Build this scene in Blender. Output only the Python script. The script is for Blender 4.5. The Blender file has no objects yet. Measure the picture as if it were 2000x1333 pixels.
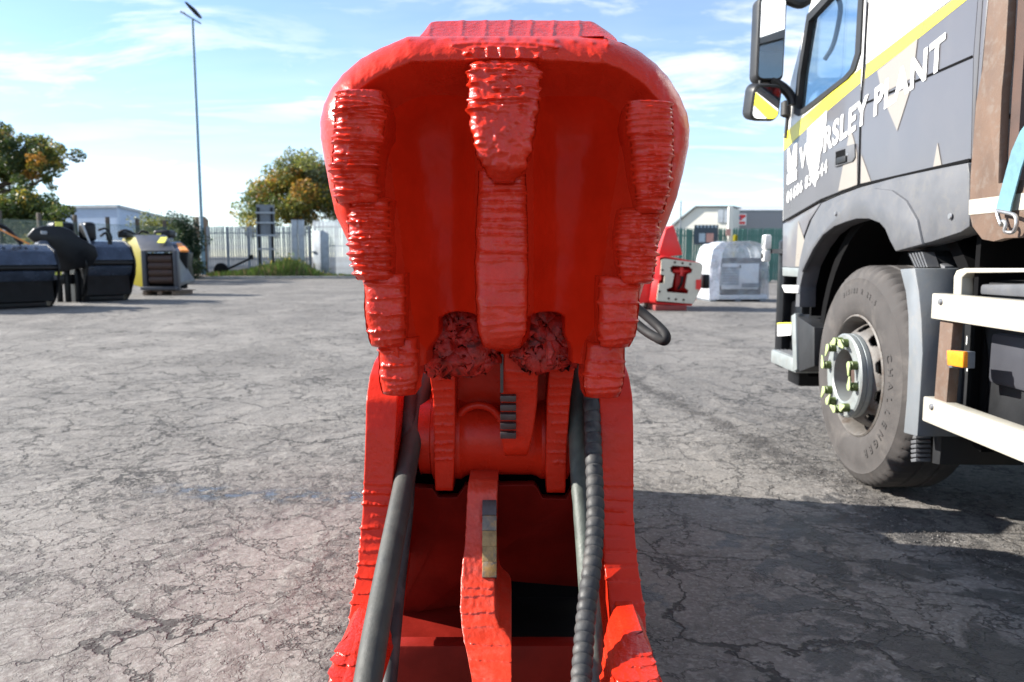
import bpy, bmesh, math, random
import numpy as np
from mathutils import Vector, Matrix, noise

R = math.radians
rnd = random.Random(7)
SC = bpy.context.scene
COL = SC.collection

# ------------------------------------------------------------------ camera
CAM_H, PITCH, FPX = 1.12, R(6.3), 1500.0
cd = bpy.data.cameras.new('camera')
cam = bpy.data.objects.new('camera', cd)
COL.objects.link(cam)
cam.location = (0, 0, CAM_H)
cam.rotation_euler = (R(90) - PITCH, 0, 0)
cd.sensor_width, cd.lens = 36.0, 27.0
cd.clip_start, cd.clip_end = 0.05, 2000
cd.dof.use_dof = True
cd.dof.focus_distance = 1.75
cd.dof.aperture_fstop = 5.0
SC.camera = cam

# ------------------------------------------------------------------ light
SUN_EL = R(29)
SUN_DIR = Vector((-0.98, 0.20, 0)).normalized() * math.cos(SUN_EL) + Vector((0, 0, math.sin(SUN_EL)))
sl = bpy.data.lights.new('sun', 'SUN')
sl.energy, sl.angle, sl.color = 5.0, R(0.53), (1.0, 0.95, 0.87)
sun = bpy.data.objects.new('sun', sl)
COL.objects.link(sun)
sun.rotation_euler = SUN_DIR.to_track_quat('Z', 'Y').to_euler()
sun.location = (-10, 3, 12)

SC.view_settings.view_transform = 'Standard'
SC.view_settings.look = 'None'
SC.view_settings.exposure = 1.32
SC.view_settings.gamma = 1.0
SC.view_settings.use_curve_mapping = False


class NT:
    """short hand for a node tree"""
    def __init__(self, tree):
        self.t = tree
        tree.nodes.clear()

    def n(self, typ, props=None, **ins):
        nd = self.t.nodes.new(typ)
        for k, v in (props or {}).items():
            setattr(nd, k, v)
        for k, v in ins.items():
            self.set(nd, k, v)
        return nd

    def set(self, nd, k, v):
        key = int(k[1:]) if k[0] == 'i' and k[1:].isdigit() else k.replace('_', ' ')
        s = nd.inputs[key]
        if isinstance(v, bpy.types.NodeSocket):
            self.t.links.new(v, s)
        elif isinstance(v, bpy.types.Node):
            self.t.links.new(v.outputs[0], s)
        else:
            s.default_value = v

    def math(self, op, a, b=0.0, clamp=False):
        nd = self.n('ShaderNodeMath', {'operation': op, 'use_clamp': clamp})
        self.set(nd, 'i0', a)
        self.set(nd, 'i1', b)
        return nd.outputs[0]

    def vmath(self, op, a, b=(0, 0, 0), scale=None):
        nd = self.n('ShaderNodeVectorMath', {'operation': op})
        self.set(nd, 'i0', a)
        self.set(nd, 'i1', b)
        if scale is not None:
            nd.inputs['Scale'].default_value = scale
        return nd.outputs['Value'] if op in ('DISTANCE', 'LENGTH', 'DOT_PRODUCT') else nd.outputs[0]

    def noise(self, vec, scale, detail=4, rough=0.55, dist=0.0):
        nd = self.n('ShaderNodeTexNoise', Scale=scale, Detail=detail, Roughness=rough, Distortion=dist)
        self.set(nd, 'Vector', vec)
        return nd

    def rng(self, v, a, b, c=0.0, d=1.0, smooth=True):
        nd = self.n('ShaderNodeMapRange', {'interpolation_type': 'SMOOTHSTEP' if smooth else 'LINEAR'})
        for i, x in enumerate((v, a, b, c, d)):
            self.set(nd, 'i%d' % i, x)
        return nd.outputs[0]

    def mix(self, f, a, b, typ='MIX'):
        nd = self.n('ShaderNodeMix', {'data_type': 'RGBA', 'blend_type': typ})
        def c4(x):
            return x if not isinstance(x, tuple) else (x + (1.0,) if len(x) == 3 else x)
        self.set(nd, 'i0', f)
        self.set(nd, 'i6', c4(a))
        self.set(nd, 'i7', c4(b))
        return nd.outputs[2]


# ------------------------------------------------------------------ sky
w = bpy.data.worlds.new('World')
SC.world = w
w.use_nodes = True
q = NT(w.node_tree)
sky = q.n('ShaderNodeTexSky', {'sky_type': 'NISHITA', 'sun_disc': False, 'sun_elevation': SUN_EL,
                               'sun_rotation': math.atan2(SUN_DIR.x, SUN_DIR.y), 'air_density': 0.85,
                               'dust_density': 0.05, 'ozone_density': 3.0})
tc = q.n('ShaderNodeTexCoord')
sx = q.n('ShaderNodeSeparateXYZ', Vector=tc.outputs['Generated'])
den = q.math('ADD', q.math('MAXIMUM', sx.outputs[2], 0.0), 0.10)
cv = q.n('ShaderNodeCombineXYZ', X=q.math('DIVIDE', sx.outputs[0], den), Y=q.math('DIVIDE', sx.outputs[1], den), Z=0.0)
cmap = q.n('ShaderNodeMapping', Vector=cv.outputs[0])
cmap.inputs['Rotation'].default_value = (0, 0, R(24))
cmap.inputs['Scale'].default_value = (0.75, 1.5, 1)
wis = q.noise(cmap.outputs[0], 1.45, 9, 0.62, 0.5)
cov = q.noise(cv.outputs[0], 0.42, 3, 0.5)
cl = q.math('MULTIPLY', q.rng(wis.outputs[0], 0.43, 0.62), q.rng(cov.outputs[0], 0.36, 0.54, 0.22, 1.0))
low = q.rng(sx.outputs[2], 0.0, 0.14, 0.16, 0.0)
cl = q.math('MAXIMUM', q.math('MULTIPLY', cl, 0.72), q.math('MULTIPLY', low, q.rng(q.noise(cmap.outputs[0], 0.7, 6, 0.55).outputs[0], 0.30, 0.62)))
cl = q.math('MAXIMUM', cl, q.rng(q.noise(cmap.outputs[0], 0.5, 5, 0.6).outputs[0], 0.30, 0.75, 0.03, 0.30))
skyc = q.mix(cl, sky.outputs[0], (5.2, 5.4, 5.7))
bg = q.n('ShaderNodeBackground', Color=skyc, Strength=0.104)
out = q.n('ShaderNodeOutputWorld', Surface=bg.outputs[0])

# ------------------------------------------------------------------ pixel rays (2000 x 1333) to points of the place
CP, SP = math.cos(PITCH), math.sin(PITCH)


def ray(px, py):
    xc, yc = (px - 1000.0) / FPX, (py - 666.5) / FPX
    return Vector((xc, CP - yc * SP, -SP - yc * CP))


def PY(px, py, Y):
    d = ray(px, py)
    return Vector((0, 0, CAM_H)) + d * (Y / d.y)


def PD(px, py, dep):
    return Vector((0, 0, CAM_H)) + ray(px, py) * dep


def G(px, py):
    d = ray(px, py)
    return Vector((0, 0, CAM_H)) + d * (-CAM_H / d.z)


# ------------------------------------------------------------------ materials
def mat(name, col, rough=0.5, metal=0.0, var=0.12, vscale=5.0, bump=0.0, bscale=60.0, spec=0.5, coat=0.0,
        dirt=None, bump2=None, emit=None):
    m = bpy.data.materials.new(name)
    m.use_nodes = True
    q = NT(m.node_tree)
    tc = q.n('ShaderNodeTexCoord').outputs['Object']
    nz = q.noise(tc, vscale, 6, 0.6)
    f = q.rng(nz.outputs[0], 0.25, 0.75)
    lo = tuple(max(0, c * (1 - var)) for c in col)
    hi = tuple(min(1, c * (1 + var)) for c in col)
    c = q.mix(f, lo, hi)
    if dirt:
        dcol, amt, dsc = dirt
        dn = q.noise(tc, dsc, 8, 0.65, 0.4)
        c = q.mix(q.math('MULTIPLY', q.rng(dn.outputs[0], 0.48, 0.68), amt), c, dcol)
    b = q.n('ShaderNodeBsdfPrincipled', Base_Color=c, Metallic=metal)
    q.set(b, 'Roughness', q.rng(nz.outputs[0], 0.2, 0.8, max(0.02, rough * 0.8), min(1, rough * 1.2)))
    b.inputs['Specular IOR Level'].default_value = spec
    b.inputs['Coat Weight'].default_value = coat
    b.inputs['Coat Roughness'].default_value = 0.08
    nrm = None
    if bump:
        bn = q.noise(tc, bscale, 5, 0.6)
        bp = q.n('ShaderNodeBump', Height=bn.outputs[0], Strength=1.0, Distance=bump)
        nrm = bp.outputs[0]
        if bump2:
            bn2 = q.noise(tc, bump2[1], 4, 0.5)
            bp2 = q.n('ShaderNodeBump', Height=bn2.outputs[0], Strength=1.0, Distance=bump2[0], Normal=nrm)
            nrm = bp2.outputs[0]
        q.set(b, 'Normal', nrm)
    q.n('ShaderNodeOutputMaterial', Surface=b.outputs[0])
    return m


def leafmat(name, col, trans=0.35):
    m = bpy.data.materials.new(name)
    m.use_nodes = True
    q = NT(m.node_tree)
    ge = q.n('ShaderNodeNewGeometry')
    c = q.mix(ge.outputs['Random Per Island'], tuple(x * 0.65 for x in col), tuple(min(1, x * 1.4) for x in col))
    d = q.n('ShaderNodeBsdfPrincipled', Base_Color=c, Roughness=0.55)
    t = q.n('ShaderNodeBsdfTranslucent', Color=c)
    s = q.n('ShaderNodeMixShader', i0=trans, i1=d.outputs[0], i2=t.outputs[0])
    q.n('ShaderNodeOutputMaterial', Surface=s.outputs[0])
    return m


def glassmat(name, tint, gloss_rough=0.01, see=0.8, frost=0.0):
    m = bpy.data.materials.new(name)
    m.use_nodes = True
    q = NT(m.node_tree)
    tr = q.n('ShaderNodeBsdfTransparent', Color=tint + (1,))
    gl = q.n('ShaderNodeBsdfGlossy', Roughness=gloss_rough)
    fr = q.n('ShaderNodeLayerWeight', Blend=0.5)
    ff = q.math('ADD', q.math('MULTIPLY', q.math('POWER', fr.outputs['Facing'], 4.0), 0.75), 0.035)
    s = q.n('ShaderNodeMixShader', i0=ff, i1=tr.outputs[0], i2=gl.outputs[0])
    if frost:
        tc = q.n('ShaderNodeTexCoord').outputs['Object']
        nz = q.noise(tc, 3.5, 6, 0.6, 1.2)
        df = q.n('ShaderNodeBsdfPrincipled', Roughness=0.25)
        df.inputs['Base Color'].default_value = (0.82, 0.84, 0.87, 1)
        s = q.n('ShaderNodeMixShader', i0=q.rng(nz.outputs[0], 0.3, 0.7, frost * 0.4, frost), i1=s.outputs[0], i2=df.outputs[0])
    q.n('ShaderNodeOutputMaterial', Surface=s.outputs[0])
    return m


M = {}
M['redmatt'] = mat('dull_red_paint', (0.60, 0.021, 0.005), 0.34, var=0.12, vscale=6, bump=0.001, bscale=50, spec=0.08)
M['redshade'] = mat('shaded_red_paint', (0.17, 0.010, 0.006), 0.5, var=0.3, vscale=5, bump=0.001, bscale=50, spec=0.12)  # darker copy of the red, shade inside the lower jaw put into its colour
M['hosematt'] = mat('matt_black_rubber', (0.012, 0.012, 0.013), 0.7, var=0.2, vscale=20, spec=0.3)
M['red'] = mat('red_gloss_paint', (0.56, 0.024, 0.008), 0.29, var=0.10, vscale=7, bump=0.0012, bscale=55, spec=0.24,
               bump2=(0.0004, 240))
M['redthick'] = mat('thick_red_paint', (0.56, 0.024, 0.008), 0.17, var=0.12, vscale=16, bump=0.0030, bscale=70, spec=0.34,
                    bump2=(0.0010, 210), coat=0.10)
M['redworn'] = mat('worn_red_paint', (0.56, 0.038, 0.016), 0.40, var=0.14, vscale=14, bump=0.0015, bscale=90, spec=0.5,
                   dirt=((0.55, 0.09, 0.06), 0.5, 30))
M['mud'] = mat('painted_mud', (0.40, 0.013, 0.006), 0.5, var=0.3, vscale=25, bump=0.006, bscale=38, dirt=((0.03, 0.008, 0.006), 0.85, 26))
M['steel'] = mat('ground_steel', (0.075, 0.06, 0.06), 0.40, metal=0.6, var=0.3, vscale=30, bump=0.0006, bscale=120)
M['steelrust'] = mat('blade_steel_with_rust', (0.17, 0.15, 0.125), 0.5, metal=0.4, var=0.3, vscale=40, bump=0.001, bscale=140,
                     dirt=((0.42, 0.23, 0.06), 0.9, 20))
M['steelgold'] = mat('rust_stained_steel', (0.30, 0.20, 0.085), 0.5, metal=0.3, var=0.35, vscale=45, bump=0.001, bscale=140, dirt=((0.14, 0.13, 0.125), 0.8, 26))
M['hose'] = mat('dusty_rubber', (0.036, 0.037, 0.033), 0.62, var=0.25, vscale=22, bump=0.0007, bscale=150, dirt=((0.066, 0.062, 0.050), 0.55, 12))
M['hosegreen'] = mat('greenish_rubber', (0.058, 0.070, 0.060), 0.55, var=0.25, vscale=22, bump=0.0006, bscale=150, dirt=((0.14, 0.165, 0.135), 0.5, 10))
M['hoseblack'] = mat('black_rubber', (0.028, 0.029, 0.031), 0.62, var=0.3, vscale=26, bump=0.0006, bscale=130, dirt=((0.12, 0.11, 0.10), 0.45, 16))
M['black'] = mat('black_paint', (0.006, 0.0065, 0.008), 0.38, spec=0.25, var=0.3, bump=0.0008, bscale=30)
M['mirrorcase'] = mat('dark_grey_plastic', (0.014, 0.0145, 0.016), 0.5, var=0.15, bump=0.0005, bscale=150)
M['blackmatt'] = mat('black_plastic', (0.010, 0.011, 0.013), 0.6, var=0.3, bump=0.0008, bscale=60)
M['void'] = mat('hollow_shade', (0.0045, 0.0045, 0.005), 0.9, spec=0.1)  # near-black, shade of gaps, hollows and undersides put into the colour
M['bluegrey'] = mat('blue_black_gloss_steel', (0.060, 0.076, 0.108), 0.26, metal=0.4, var=0.3, vscale=3, bump=0.002, bscale=8)
M['white'] = mat('white_paint', (0.78, 0.78, 0.76), 0.30, var=0.03, dirt=((0.66, 0.62, 0.54), 0.25, 5), coat=0.3)
M['cream'] = mat('cream_rail_paint', (0.44, 0.42, 0.36), 0.40, var=0.05, bump=0.0006, bscale=40, dirt=((0.34, 0.28, 0.19), 0.4, 5))
M['decal'] = mat('white_vinyl', (0.82, 0.82, 0.80), 0.32, var=0.02)
M['beige'] = mat('beige_vinyl', (0.27, 0.245, 0.215), 0.32, var=0.03)
M['yellow'] = mat('yellow_vinyl', (0.80, 0.68, 0.055), 0.32, var=0.04)
M['graphite'] = mat('graphite_vinyl', (0.110, 0.108, 0.117), 0.30, var=0.06, vscale=2, coat=0.35, dirt=((0.14, 0.135, 0.135), 0.3, 3))
M['silver'] = mat('silver_paint', (0.15, 0.15, 0.165), 0.32, var=0.06, coat=0.3, dirt=((0.20, 0.19, 0.18), 0.4, 4))
M['fender'] = mat('grey_plastic', (0.098, 0.102, 0.112), 0.55, var=0.10, vscale=9, bump=0.0006, bscale=180, dirt=((0.14, 0.135, 0.125), 0.4, 22))
M['mudgrey'] = mat('light_grey_plastic', (0.155, 0.17, 0.185), 0.5, var=0.08, bump=0.0006, bscale=120, dirt=((0.23, 0.22, 0.2), 0.4, 8))
M['tyre'] = mat('dusty_tyre', (0.062, 0.057, 0.055), 0.80, var=0.18, vscale=9, bump=0.0009, bscale=140, dirt=((0.105, 0.095, 0.088), 0.65, 7), spec=0.3)
M['letter'] = mat('tyre_lettering', (0.050, 0.046, 0.0445), 0.8, var=0.15)
M['rim'] = mat('dirty_silver_rim', (0.125, 0.115, 0.105), 0.6, metal=0.0, var=0.2, vscale=12, bump=0.001, bscale=90, dirt=((0.060, 0.036, 0.022), 0.95, 13))
M['hub'] = mat('pale_grey_hub', (0.25, 0.275, 0.275), 0.42, metal=0.2, var=0.1, vscale=14, dirt=((0.22, 0.2, 0.18), 0.4, 18))
M['neon'] = mat('pale_green_plastic', (0.40, 0.49, 0.22), 0.45, var=0.05)
M['neondark'] = mat('green_nut_cap', (0.085, 0.12, 0.03), 0.5, var=0.15)
M['rust'] = mat('rusty_steel', (0.128, 0.082, 0.058), 0.75, var=0.18, vscale=6, bump=0.0012, bscale=90, dirt=((0.165, 0.135, 0.112), 0.6, 26))
M['rustdark'] = mat('dark_rusty_steel', (0.075, 0.045, 0.036), 0.8, var=0.25, vscale=9, bump=0.001, bscale=70)
M['strap'] = mat('blue_webbing', (0.115, 0.235, 0.285), 0.75, var=0.12, vscale=40, bump=0.001, bscale=240)
M['zinc'] = mat('zinc_plated_steel', (0.36, 0.36, 0.36), 0.38, metal=0.8, var=0.2, vscale=25)
M['amber'] = mat('amber_lens', (0.85, 0.27, 0.015), 0.25, var=0.12, vscale=30, bump=0.0008, bscale=120)
M['galv'] = mat('galvanised_steel', (0.34, 0.375, 0.41), 0.55, metal=0.15, var=0.2, vscale=3, dirt=((0.30, 0.28, 0.25), 0.5, 4))
M['galvdark'] = mat('weathered_steel', (0.16, 0.18, 0.205), 0.5, metal=0.2, var=0.2, vscale=3)
M['greenfence'] = mat('green_fence_paint', (0.055, 0.155, 0.125), 0.5, var=0.2, vscale=2)
M['cladblue'] = mat('pale_blue_cladding', (0.46, 0.56, 0.70), 0.55, var=0.06, vscale=0.6)
M['cladcream'] = mat('cream_cladding', (0.66, 0.64, 0.56), 0.55, var=0.05, vscale=0.6)
M['cladgrey'] = mat('grey_cladding', (0.33, 0.33, 0.34), 0.55, var=0.06, vscale=0.6)
M['roofgrey'] = mat('grey_roof_sheet', (0.26, 0.275, 0.28), 0.5, var=0.08, vscale=1)
M['bark'] = mat('bark', (0.085, 0.065, 0.05), 0.9, var=0.3, vscale=8, bump=0.01, bscale=20)
M['soil'] = mat('soil', (0.12, 0.09, 0.065), 0.95, var=0.35, vscale=3, bump=0.03, bscale=12)
M['concrete'] = mat('concrete', (0.30, 0.29, 0.27), 0.85, var=0.2, vscale=4, bump=0.004, bscale=30)
M['timber'] = mat('old_timber', (0.17, 0.12, 0.085), 0.85, var=0.3, vscale=6, bump=0.003, bscale=30)
M['woodpost'] = mat('brown_timber', (0.24, 0.165, 0.11), 0.8, var=0.2, vscale=3, bump=0.003, bscale=20)
M['machyellow'] = mat('machine_yellow', (0.21, 0.175, 0.004), 0.5, var=0.08, spec=0.15)
M['sticker'] = mat('yellow_sticker', (0.75, 0.72, 0.10), 0.4, var=0.05)
M['machgrey'] = mat('machine_grey', (0.05, 0.052, 0.062), 0.4, var=0.1)
M['brown'] = mat('rusty_rollers', (0.045, 0.022, 0.015), 0.6, var=0.3, vscale=5)
M['orange'] = mat('orange_label', (0.72, 0.25, 0.045), 0.5, var=0.1)
M['genset'] = mat('genset_white', (0.62, 0.63, 0.64), 0.4, var=0.04)
M['creamplate'] = mat('cream_steel_plate', (0.56, 0.50, 0.40), 0.45, var=0.1, vscale=4)
M['redbright'] = mat('bright_red_paint', (0.70, 0.022, 0.020), 0.35, var=0.06)
M['navy'] = mat('navy_print', (0.03, 0.05, 0.20), 0.5)
M['signdark'] = mat('dark_banner', (0.035, 0.055, 0.075), 0.55)
M['lightprint'] = mat('pale_blue_print', (0.34, 0.42, 0.48), 0.5)
M['salmon'] = mat('salmon_print', (0.50, 0.26, 0.22), 0.5)
M['lampteal'] = mat('lamp_post_paint', (0.17, 0.27, 0.32), 0.45, var=0.08)
M['glass'] = glassmat('cab_glass', (0.87, 0.94, 0.98))
M['film'] = glassmat('clear_plastic_film', (0.86, 0.89, 0.93), 0.12, frost=0.8)
M['filmclear'] = glassmat('thin_clear_film', (0.90, 0.92, 0.95), 0.08, frost=0.24)
M['filmthick'] = glassmat('crumpled_white_film', (0.8, 0.82, 0.86), 0.2, frost=1.0)
M['mirror'] = mat('mirror', (0.80, 0.84, 0.88), 0.03, metal=1.0, var=0.0)
for nm, c in (('leaf_green', (0.085, 0.120, 0.026)), ('leaf_dark', (0.036, 0.062, 0.016)), ('leaf_yellow', (0.48, 0.37, 0.045)),
              ('leaf_orange', (0.42, 0.21, 0.034)), ('leaf_olive', (0.21, 0.225, 0.048)), ('leaf_ivy', (0.022, 0.050, 0.026)),
              ('leaf_grey', (0.17, 0.19, 0.11)), ('grass_green', (0.115, 0.185, 0.035)), ('weed_dry', (0.22, 0.17, 0.08))):
    M[nm] = leafmat(nm, c)


# ------------------------------------------------------------------ building helpers
class MB:
    def __init__(self):
        self.v, self.f, self.m = [], [], []

    def add(self, vs, fs, mi=0):
        o = len(self.v)
        self.v.extend(tuple(x) for x in vs)
        self.f.extend(tuple(i + o for i in f) for f in fs)
        self.m.extend([mi] * len(fs))
        return self

    def box(self, c, s, rot=None, mi=0):
        vs = [Vector((x * s[0] / 2, y * s[1] / 2, z * s[2] / 2)) for x in (-1, 1) for y in (-1, 1) for z in (-1, 1)]
        if rot is not None:
            vs = [rot @ p for p in vs]
        vs = [p + Vector(c) for p in vs]
        return self.add(vs, [(0, 1, 3, 2), (4, 6, 7, 5), (0, 4, 5, 1), (2, 3, 7, 6), (0, 2, 6, 4), (1, 5, 7, 3)], mi)

    def bar(self, a, b, w, h, mi=0, up=(0, 0, 1)):
        a, b = Vector(a), Vector(b)
        d = (b - a)
        L = d.length
        y = d.normalized()
        x = y.cross(Vector(up))
        if x.length < 1e-4:
            x = y.cross(Vector((1, 0, 0)))
        x.normalize()
        z = x.cross(y)
        rot = Matrix((x, y, z)).transposed()
        return self.box((a + b) / 2, (w, L, h), rot, mi)

    def prism(self, pts, axis, a, b, mi=0):
        n = len(pts)
        def P(p, t):
            return {'x': (t, p[0], p[1]), 'y': (p[0], t, p[1]), 'z': (p[0], p[1], t)}[axis]
        vs = [P(p, a) for p in pts] + [P(p, b) for p in pts]
        fs = [tuple(range(n)), tuple(range(2 * n - 1, n - 1, -1))]
        fs += [(i, (i + 1) % n, n + (i + 1) % n, n + i) for i in range(n)]
        return self.add(vs, fs, mi)

    def tube(self, path, r, seg=10, mi=0):
        path = [Vector(p) for p in path]
        n = len(path)
        rs = r if isinstance(r, (list, tuple)) else [r] * n
        vs, fs = [], []
        t0 = (path[1] - path[0]).normalized()
        ref = Vector((0, 0, 1)) if abs(t0.z) < 0.9 else Vector((1, 0, 0))
        x = t0.cross(ref).normalized()
        for i in range(n):
            t = (path[min(i + 1, n - 1)] - path[max(i - 1, 0)]).normalized()
            x = (x - t * x.dot(t)).normalized()
            y = t.cross(x)
            for k in range(seg):
                a = 2 * math.pi * k / seg
                vs.append(path[i] + (x * math.cos(a) + y * math.sin(a)) * rs[i])
        for i in range(n - 1):
            for k in range(seg):
                k2 = (k + 1) % seg
                fs.append((i * seg + k, i * seg + k2, (i + 1) * seg + k2, (i + 1) * seg + k))
        fs.append(tuple(range(seg - 1, -1, -1)))
        fs.append(tuple(range((n - 1) * seg, n * seg)))
        return self.add(vs, fs, mi)

    def lathe(self, prof, c, axis='x', seg=48, mi=0, closed=False):
        """prof: (r, h) pairs along the axis"""
        c = Vector(c)
        vs, fs = [], []
        for (r, h) in prof:
            for k in range(seg):
                a = 2 * math.pi * k / seg
                p, s = r * math.cos(a), r * math.sin(a)
                vs.append(c + Vector({'x': (h, p, s), 'y': (p, h, s), 'z': (p, s, h)}[axis]))
        n = len(prof)
        for i in range(n if closed else n - 1):
            j = (i + 1) % n
            for k in range(seg):
                k2 = (k + 1) % seg
                fs.append((i * seg + k, i * seg + k2, j * seg + k2, j * seg + k))
        if not closed:
            fs.append(tuple(range(seg - 1, -1, -1)))
            fs.append(tuple(range((n - 1) * seg, n * seg)))
        return self.add(vs, fs, mi)

    def build(self, name, m, parent=None, bevel=0.0, smooth=35, world=False, seg=2, recalc=True):
        me = bpy.data.meshes.new(name)
        vs = self.v
        if world and parent is not None:
            inv = INV[parent.name]
            vs = [inv @ Vector(p) for p in vs]
        me.from_pydata([tuple(p) for p in vs], [], self.f)
        ms = m if isinstance(m, (list, tuple)) else [m]
        for k in ms:
            me.materials.append(k)
        if len(ms) > 1:
            me.polygons.foreach_set('material_index', self.m)
        if bevel or recalc:
            bm = bmesh.new()
            bm.from_mesh(me)
            if recalc:
                bmesh.ops.recalc_face_normals(bm, faces=bm.faces)
            if bevel:
                ed = [e for e in bm.edges if len(e.link_faces) == 2 and e.calc_face_angle(0) > R(22)]
                bmesh.ops.bevel(bm, geom=ed, offset=bevel, segments=seg, profile=0.5, affect='EDGES', clamp_overlap=True)
            bm.to_mesh(me)
            bm.free()
        if smooth:
            me.shade_smooth()
            me.set_sharp_from_angle(angle=R(smooth))
        o = bpy.data.objects.new(name, me)
        COL.objects.link(o)
        if parent is not None:
            o.parent = parent
        return o


INV = {}


def tag(o, label=None, cat=None, group=None, kind=None):
    for k, v in (('label', label), ('category', cat), ('group', group), ('kind', kind)):
        if v:
            o[k] = v
    return o


def thing(name, label, cat, loc=(0, 0, 0), rz=0.0, group=None):
    o = bpy.data.objects.new(name, None)
    COL.objects.link(o)
    o.location = loc
    o.rotation_euler = (0, 0, rz)
    o.empty_display_size = 0.2
    INV[o.name] = (Matrix.Translation(Vector(loc)) @ Matrix.Rotation(rz, 4, 'Z')).inverted()
    return tag(o, label, cat, group)


def piece(src, name, parent, loc=(0, 0, 0), rot=(0, 0, 0), m=None):
    """another object that shares the mesh of src"""
    o = src.copy()
    o.name = name
    COL.objects.link(o)
    o.parent = parent
    o.location = loc
    o.rotation_euler = rot
    return o


def smooth_path(pts, n=40):
    """Catmull-Rom through the points"""
    P = [Vector(p) for p in pts]
    P = [P[0] * 2 - P[1]] + P + [P[-1] * 2 - P[-2]]
    res = []
    m = len(P) - 3
    for i in range(n + 1):
        t = i / n * m
        k = min(int(t), m - 1)
        t -= k
        a, b, c, d = P[k:k + 4]
        res.append(0.5 * ((2 * b) + (c - a) * t + (2 * a - 5 * b + 4 * c - d) * t * t + (3 * b - a - 3 * c + d) * t ** 3))
    return res


def text_mesh(body, size, offset=0.0, extrude=0.0015, spacing=1.0, shear=0.0):
    cu = bpy.data.curves.new('lettering', 'FONT')
    cu.body, cu.size, cu.offset, cu.extrude, cu.space_character, cu.shear = body, size, offset, extrude, spacing, shear
    cu.resolution_u = 4
    ob = bpy.data.objects.new('lettering', cu)
    COL.objects.link(ob)
    dg = bpy.context.evaluated_depsgraph_get()
    dg.update()
    me = bpy.data.meshes.new_from_object(ob.evaluated_get(dg))
    vs = [Vector(v.co) for v in me.vertices]
    fs = [tuple(p.vertices) for p in me.polygons]
    bpy.data.objects.remove(ob)
    bpy.data.curves.remove(cu)
    bpy.data.meshes.remove(me)
    return vs, fs

# ------------------------------------------------------------------ numpy noise for real relief
def vnoise(x, y, seed=0):
    def h(i, j):
        s = np.sin(i * 127.1 + j * 311.7 + seed * 74.7) * 43758.5453
        return s - np.floor(s)
    xi, yi = np.floor(x), np.floor(y)
    fx, fy = x - xi, y - yi
    fx, fy = fx * fx * (3 - 2 * fx), fy * fy * (3 - 2 * fy)
    return (h(xi, yi) * (1 - fx) + h(xi + 1, yi) * fx) * (1 - fy) + (h(xi, yi + 1) * (1 - fx) + h(xi + 1, yi + 1) * fx) * fy


def fbm(x, y, oct=4, seed=0):
    a, s, t = 0.5, 0.0, 0.0
    for k in range(oct):
        s = s + a * vnoise(x * 2 ** k, y * 2 ** k, seed + k)
        t += a
        a *= 0.5
    return s / t


def sstep(a, b, x):
    t = np.clip((x - a) / (b - a), 0, 1)
    return t * t * (3 - 2 * t)


def grid_mesh(name, m, P, parent=None, smooth=True, flip=False):
    """P: (rows, cols, 3) array"""
    nr, nc, _ = P.shape
    idx = np.arange(nr * nc).reshape(nr, nc)
    q = np.stack([idx[:-1, :-1], idx[:-1, 1:], idx[1:, 1:], idx[1:, :-1]], -1).reshape(-1, 4)
    if flip:
        q = q[:, ::-1]
    me = bpy.data.meshes.new(name)
    me.from_pydata(P.reshape(-1, 3).tolist(), [], q.tolist())
    me.materials.append(m)
    if smooth:
        me.shade_smooth()
    o = bpy.data.objects.new(name, me)
    COL.objects.link(o)
    if parent is not None:
        o.parent = parent
    return o


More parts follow.
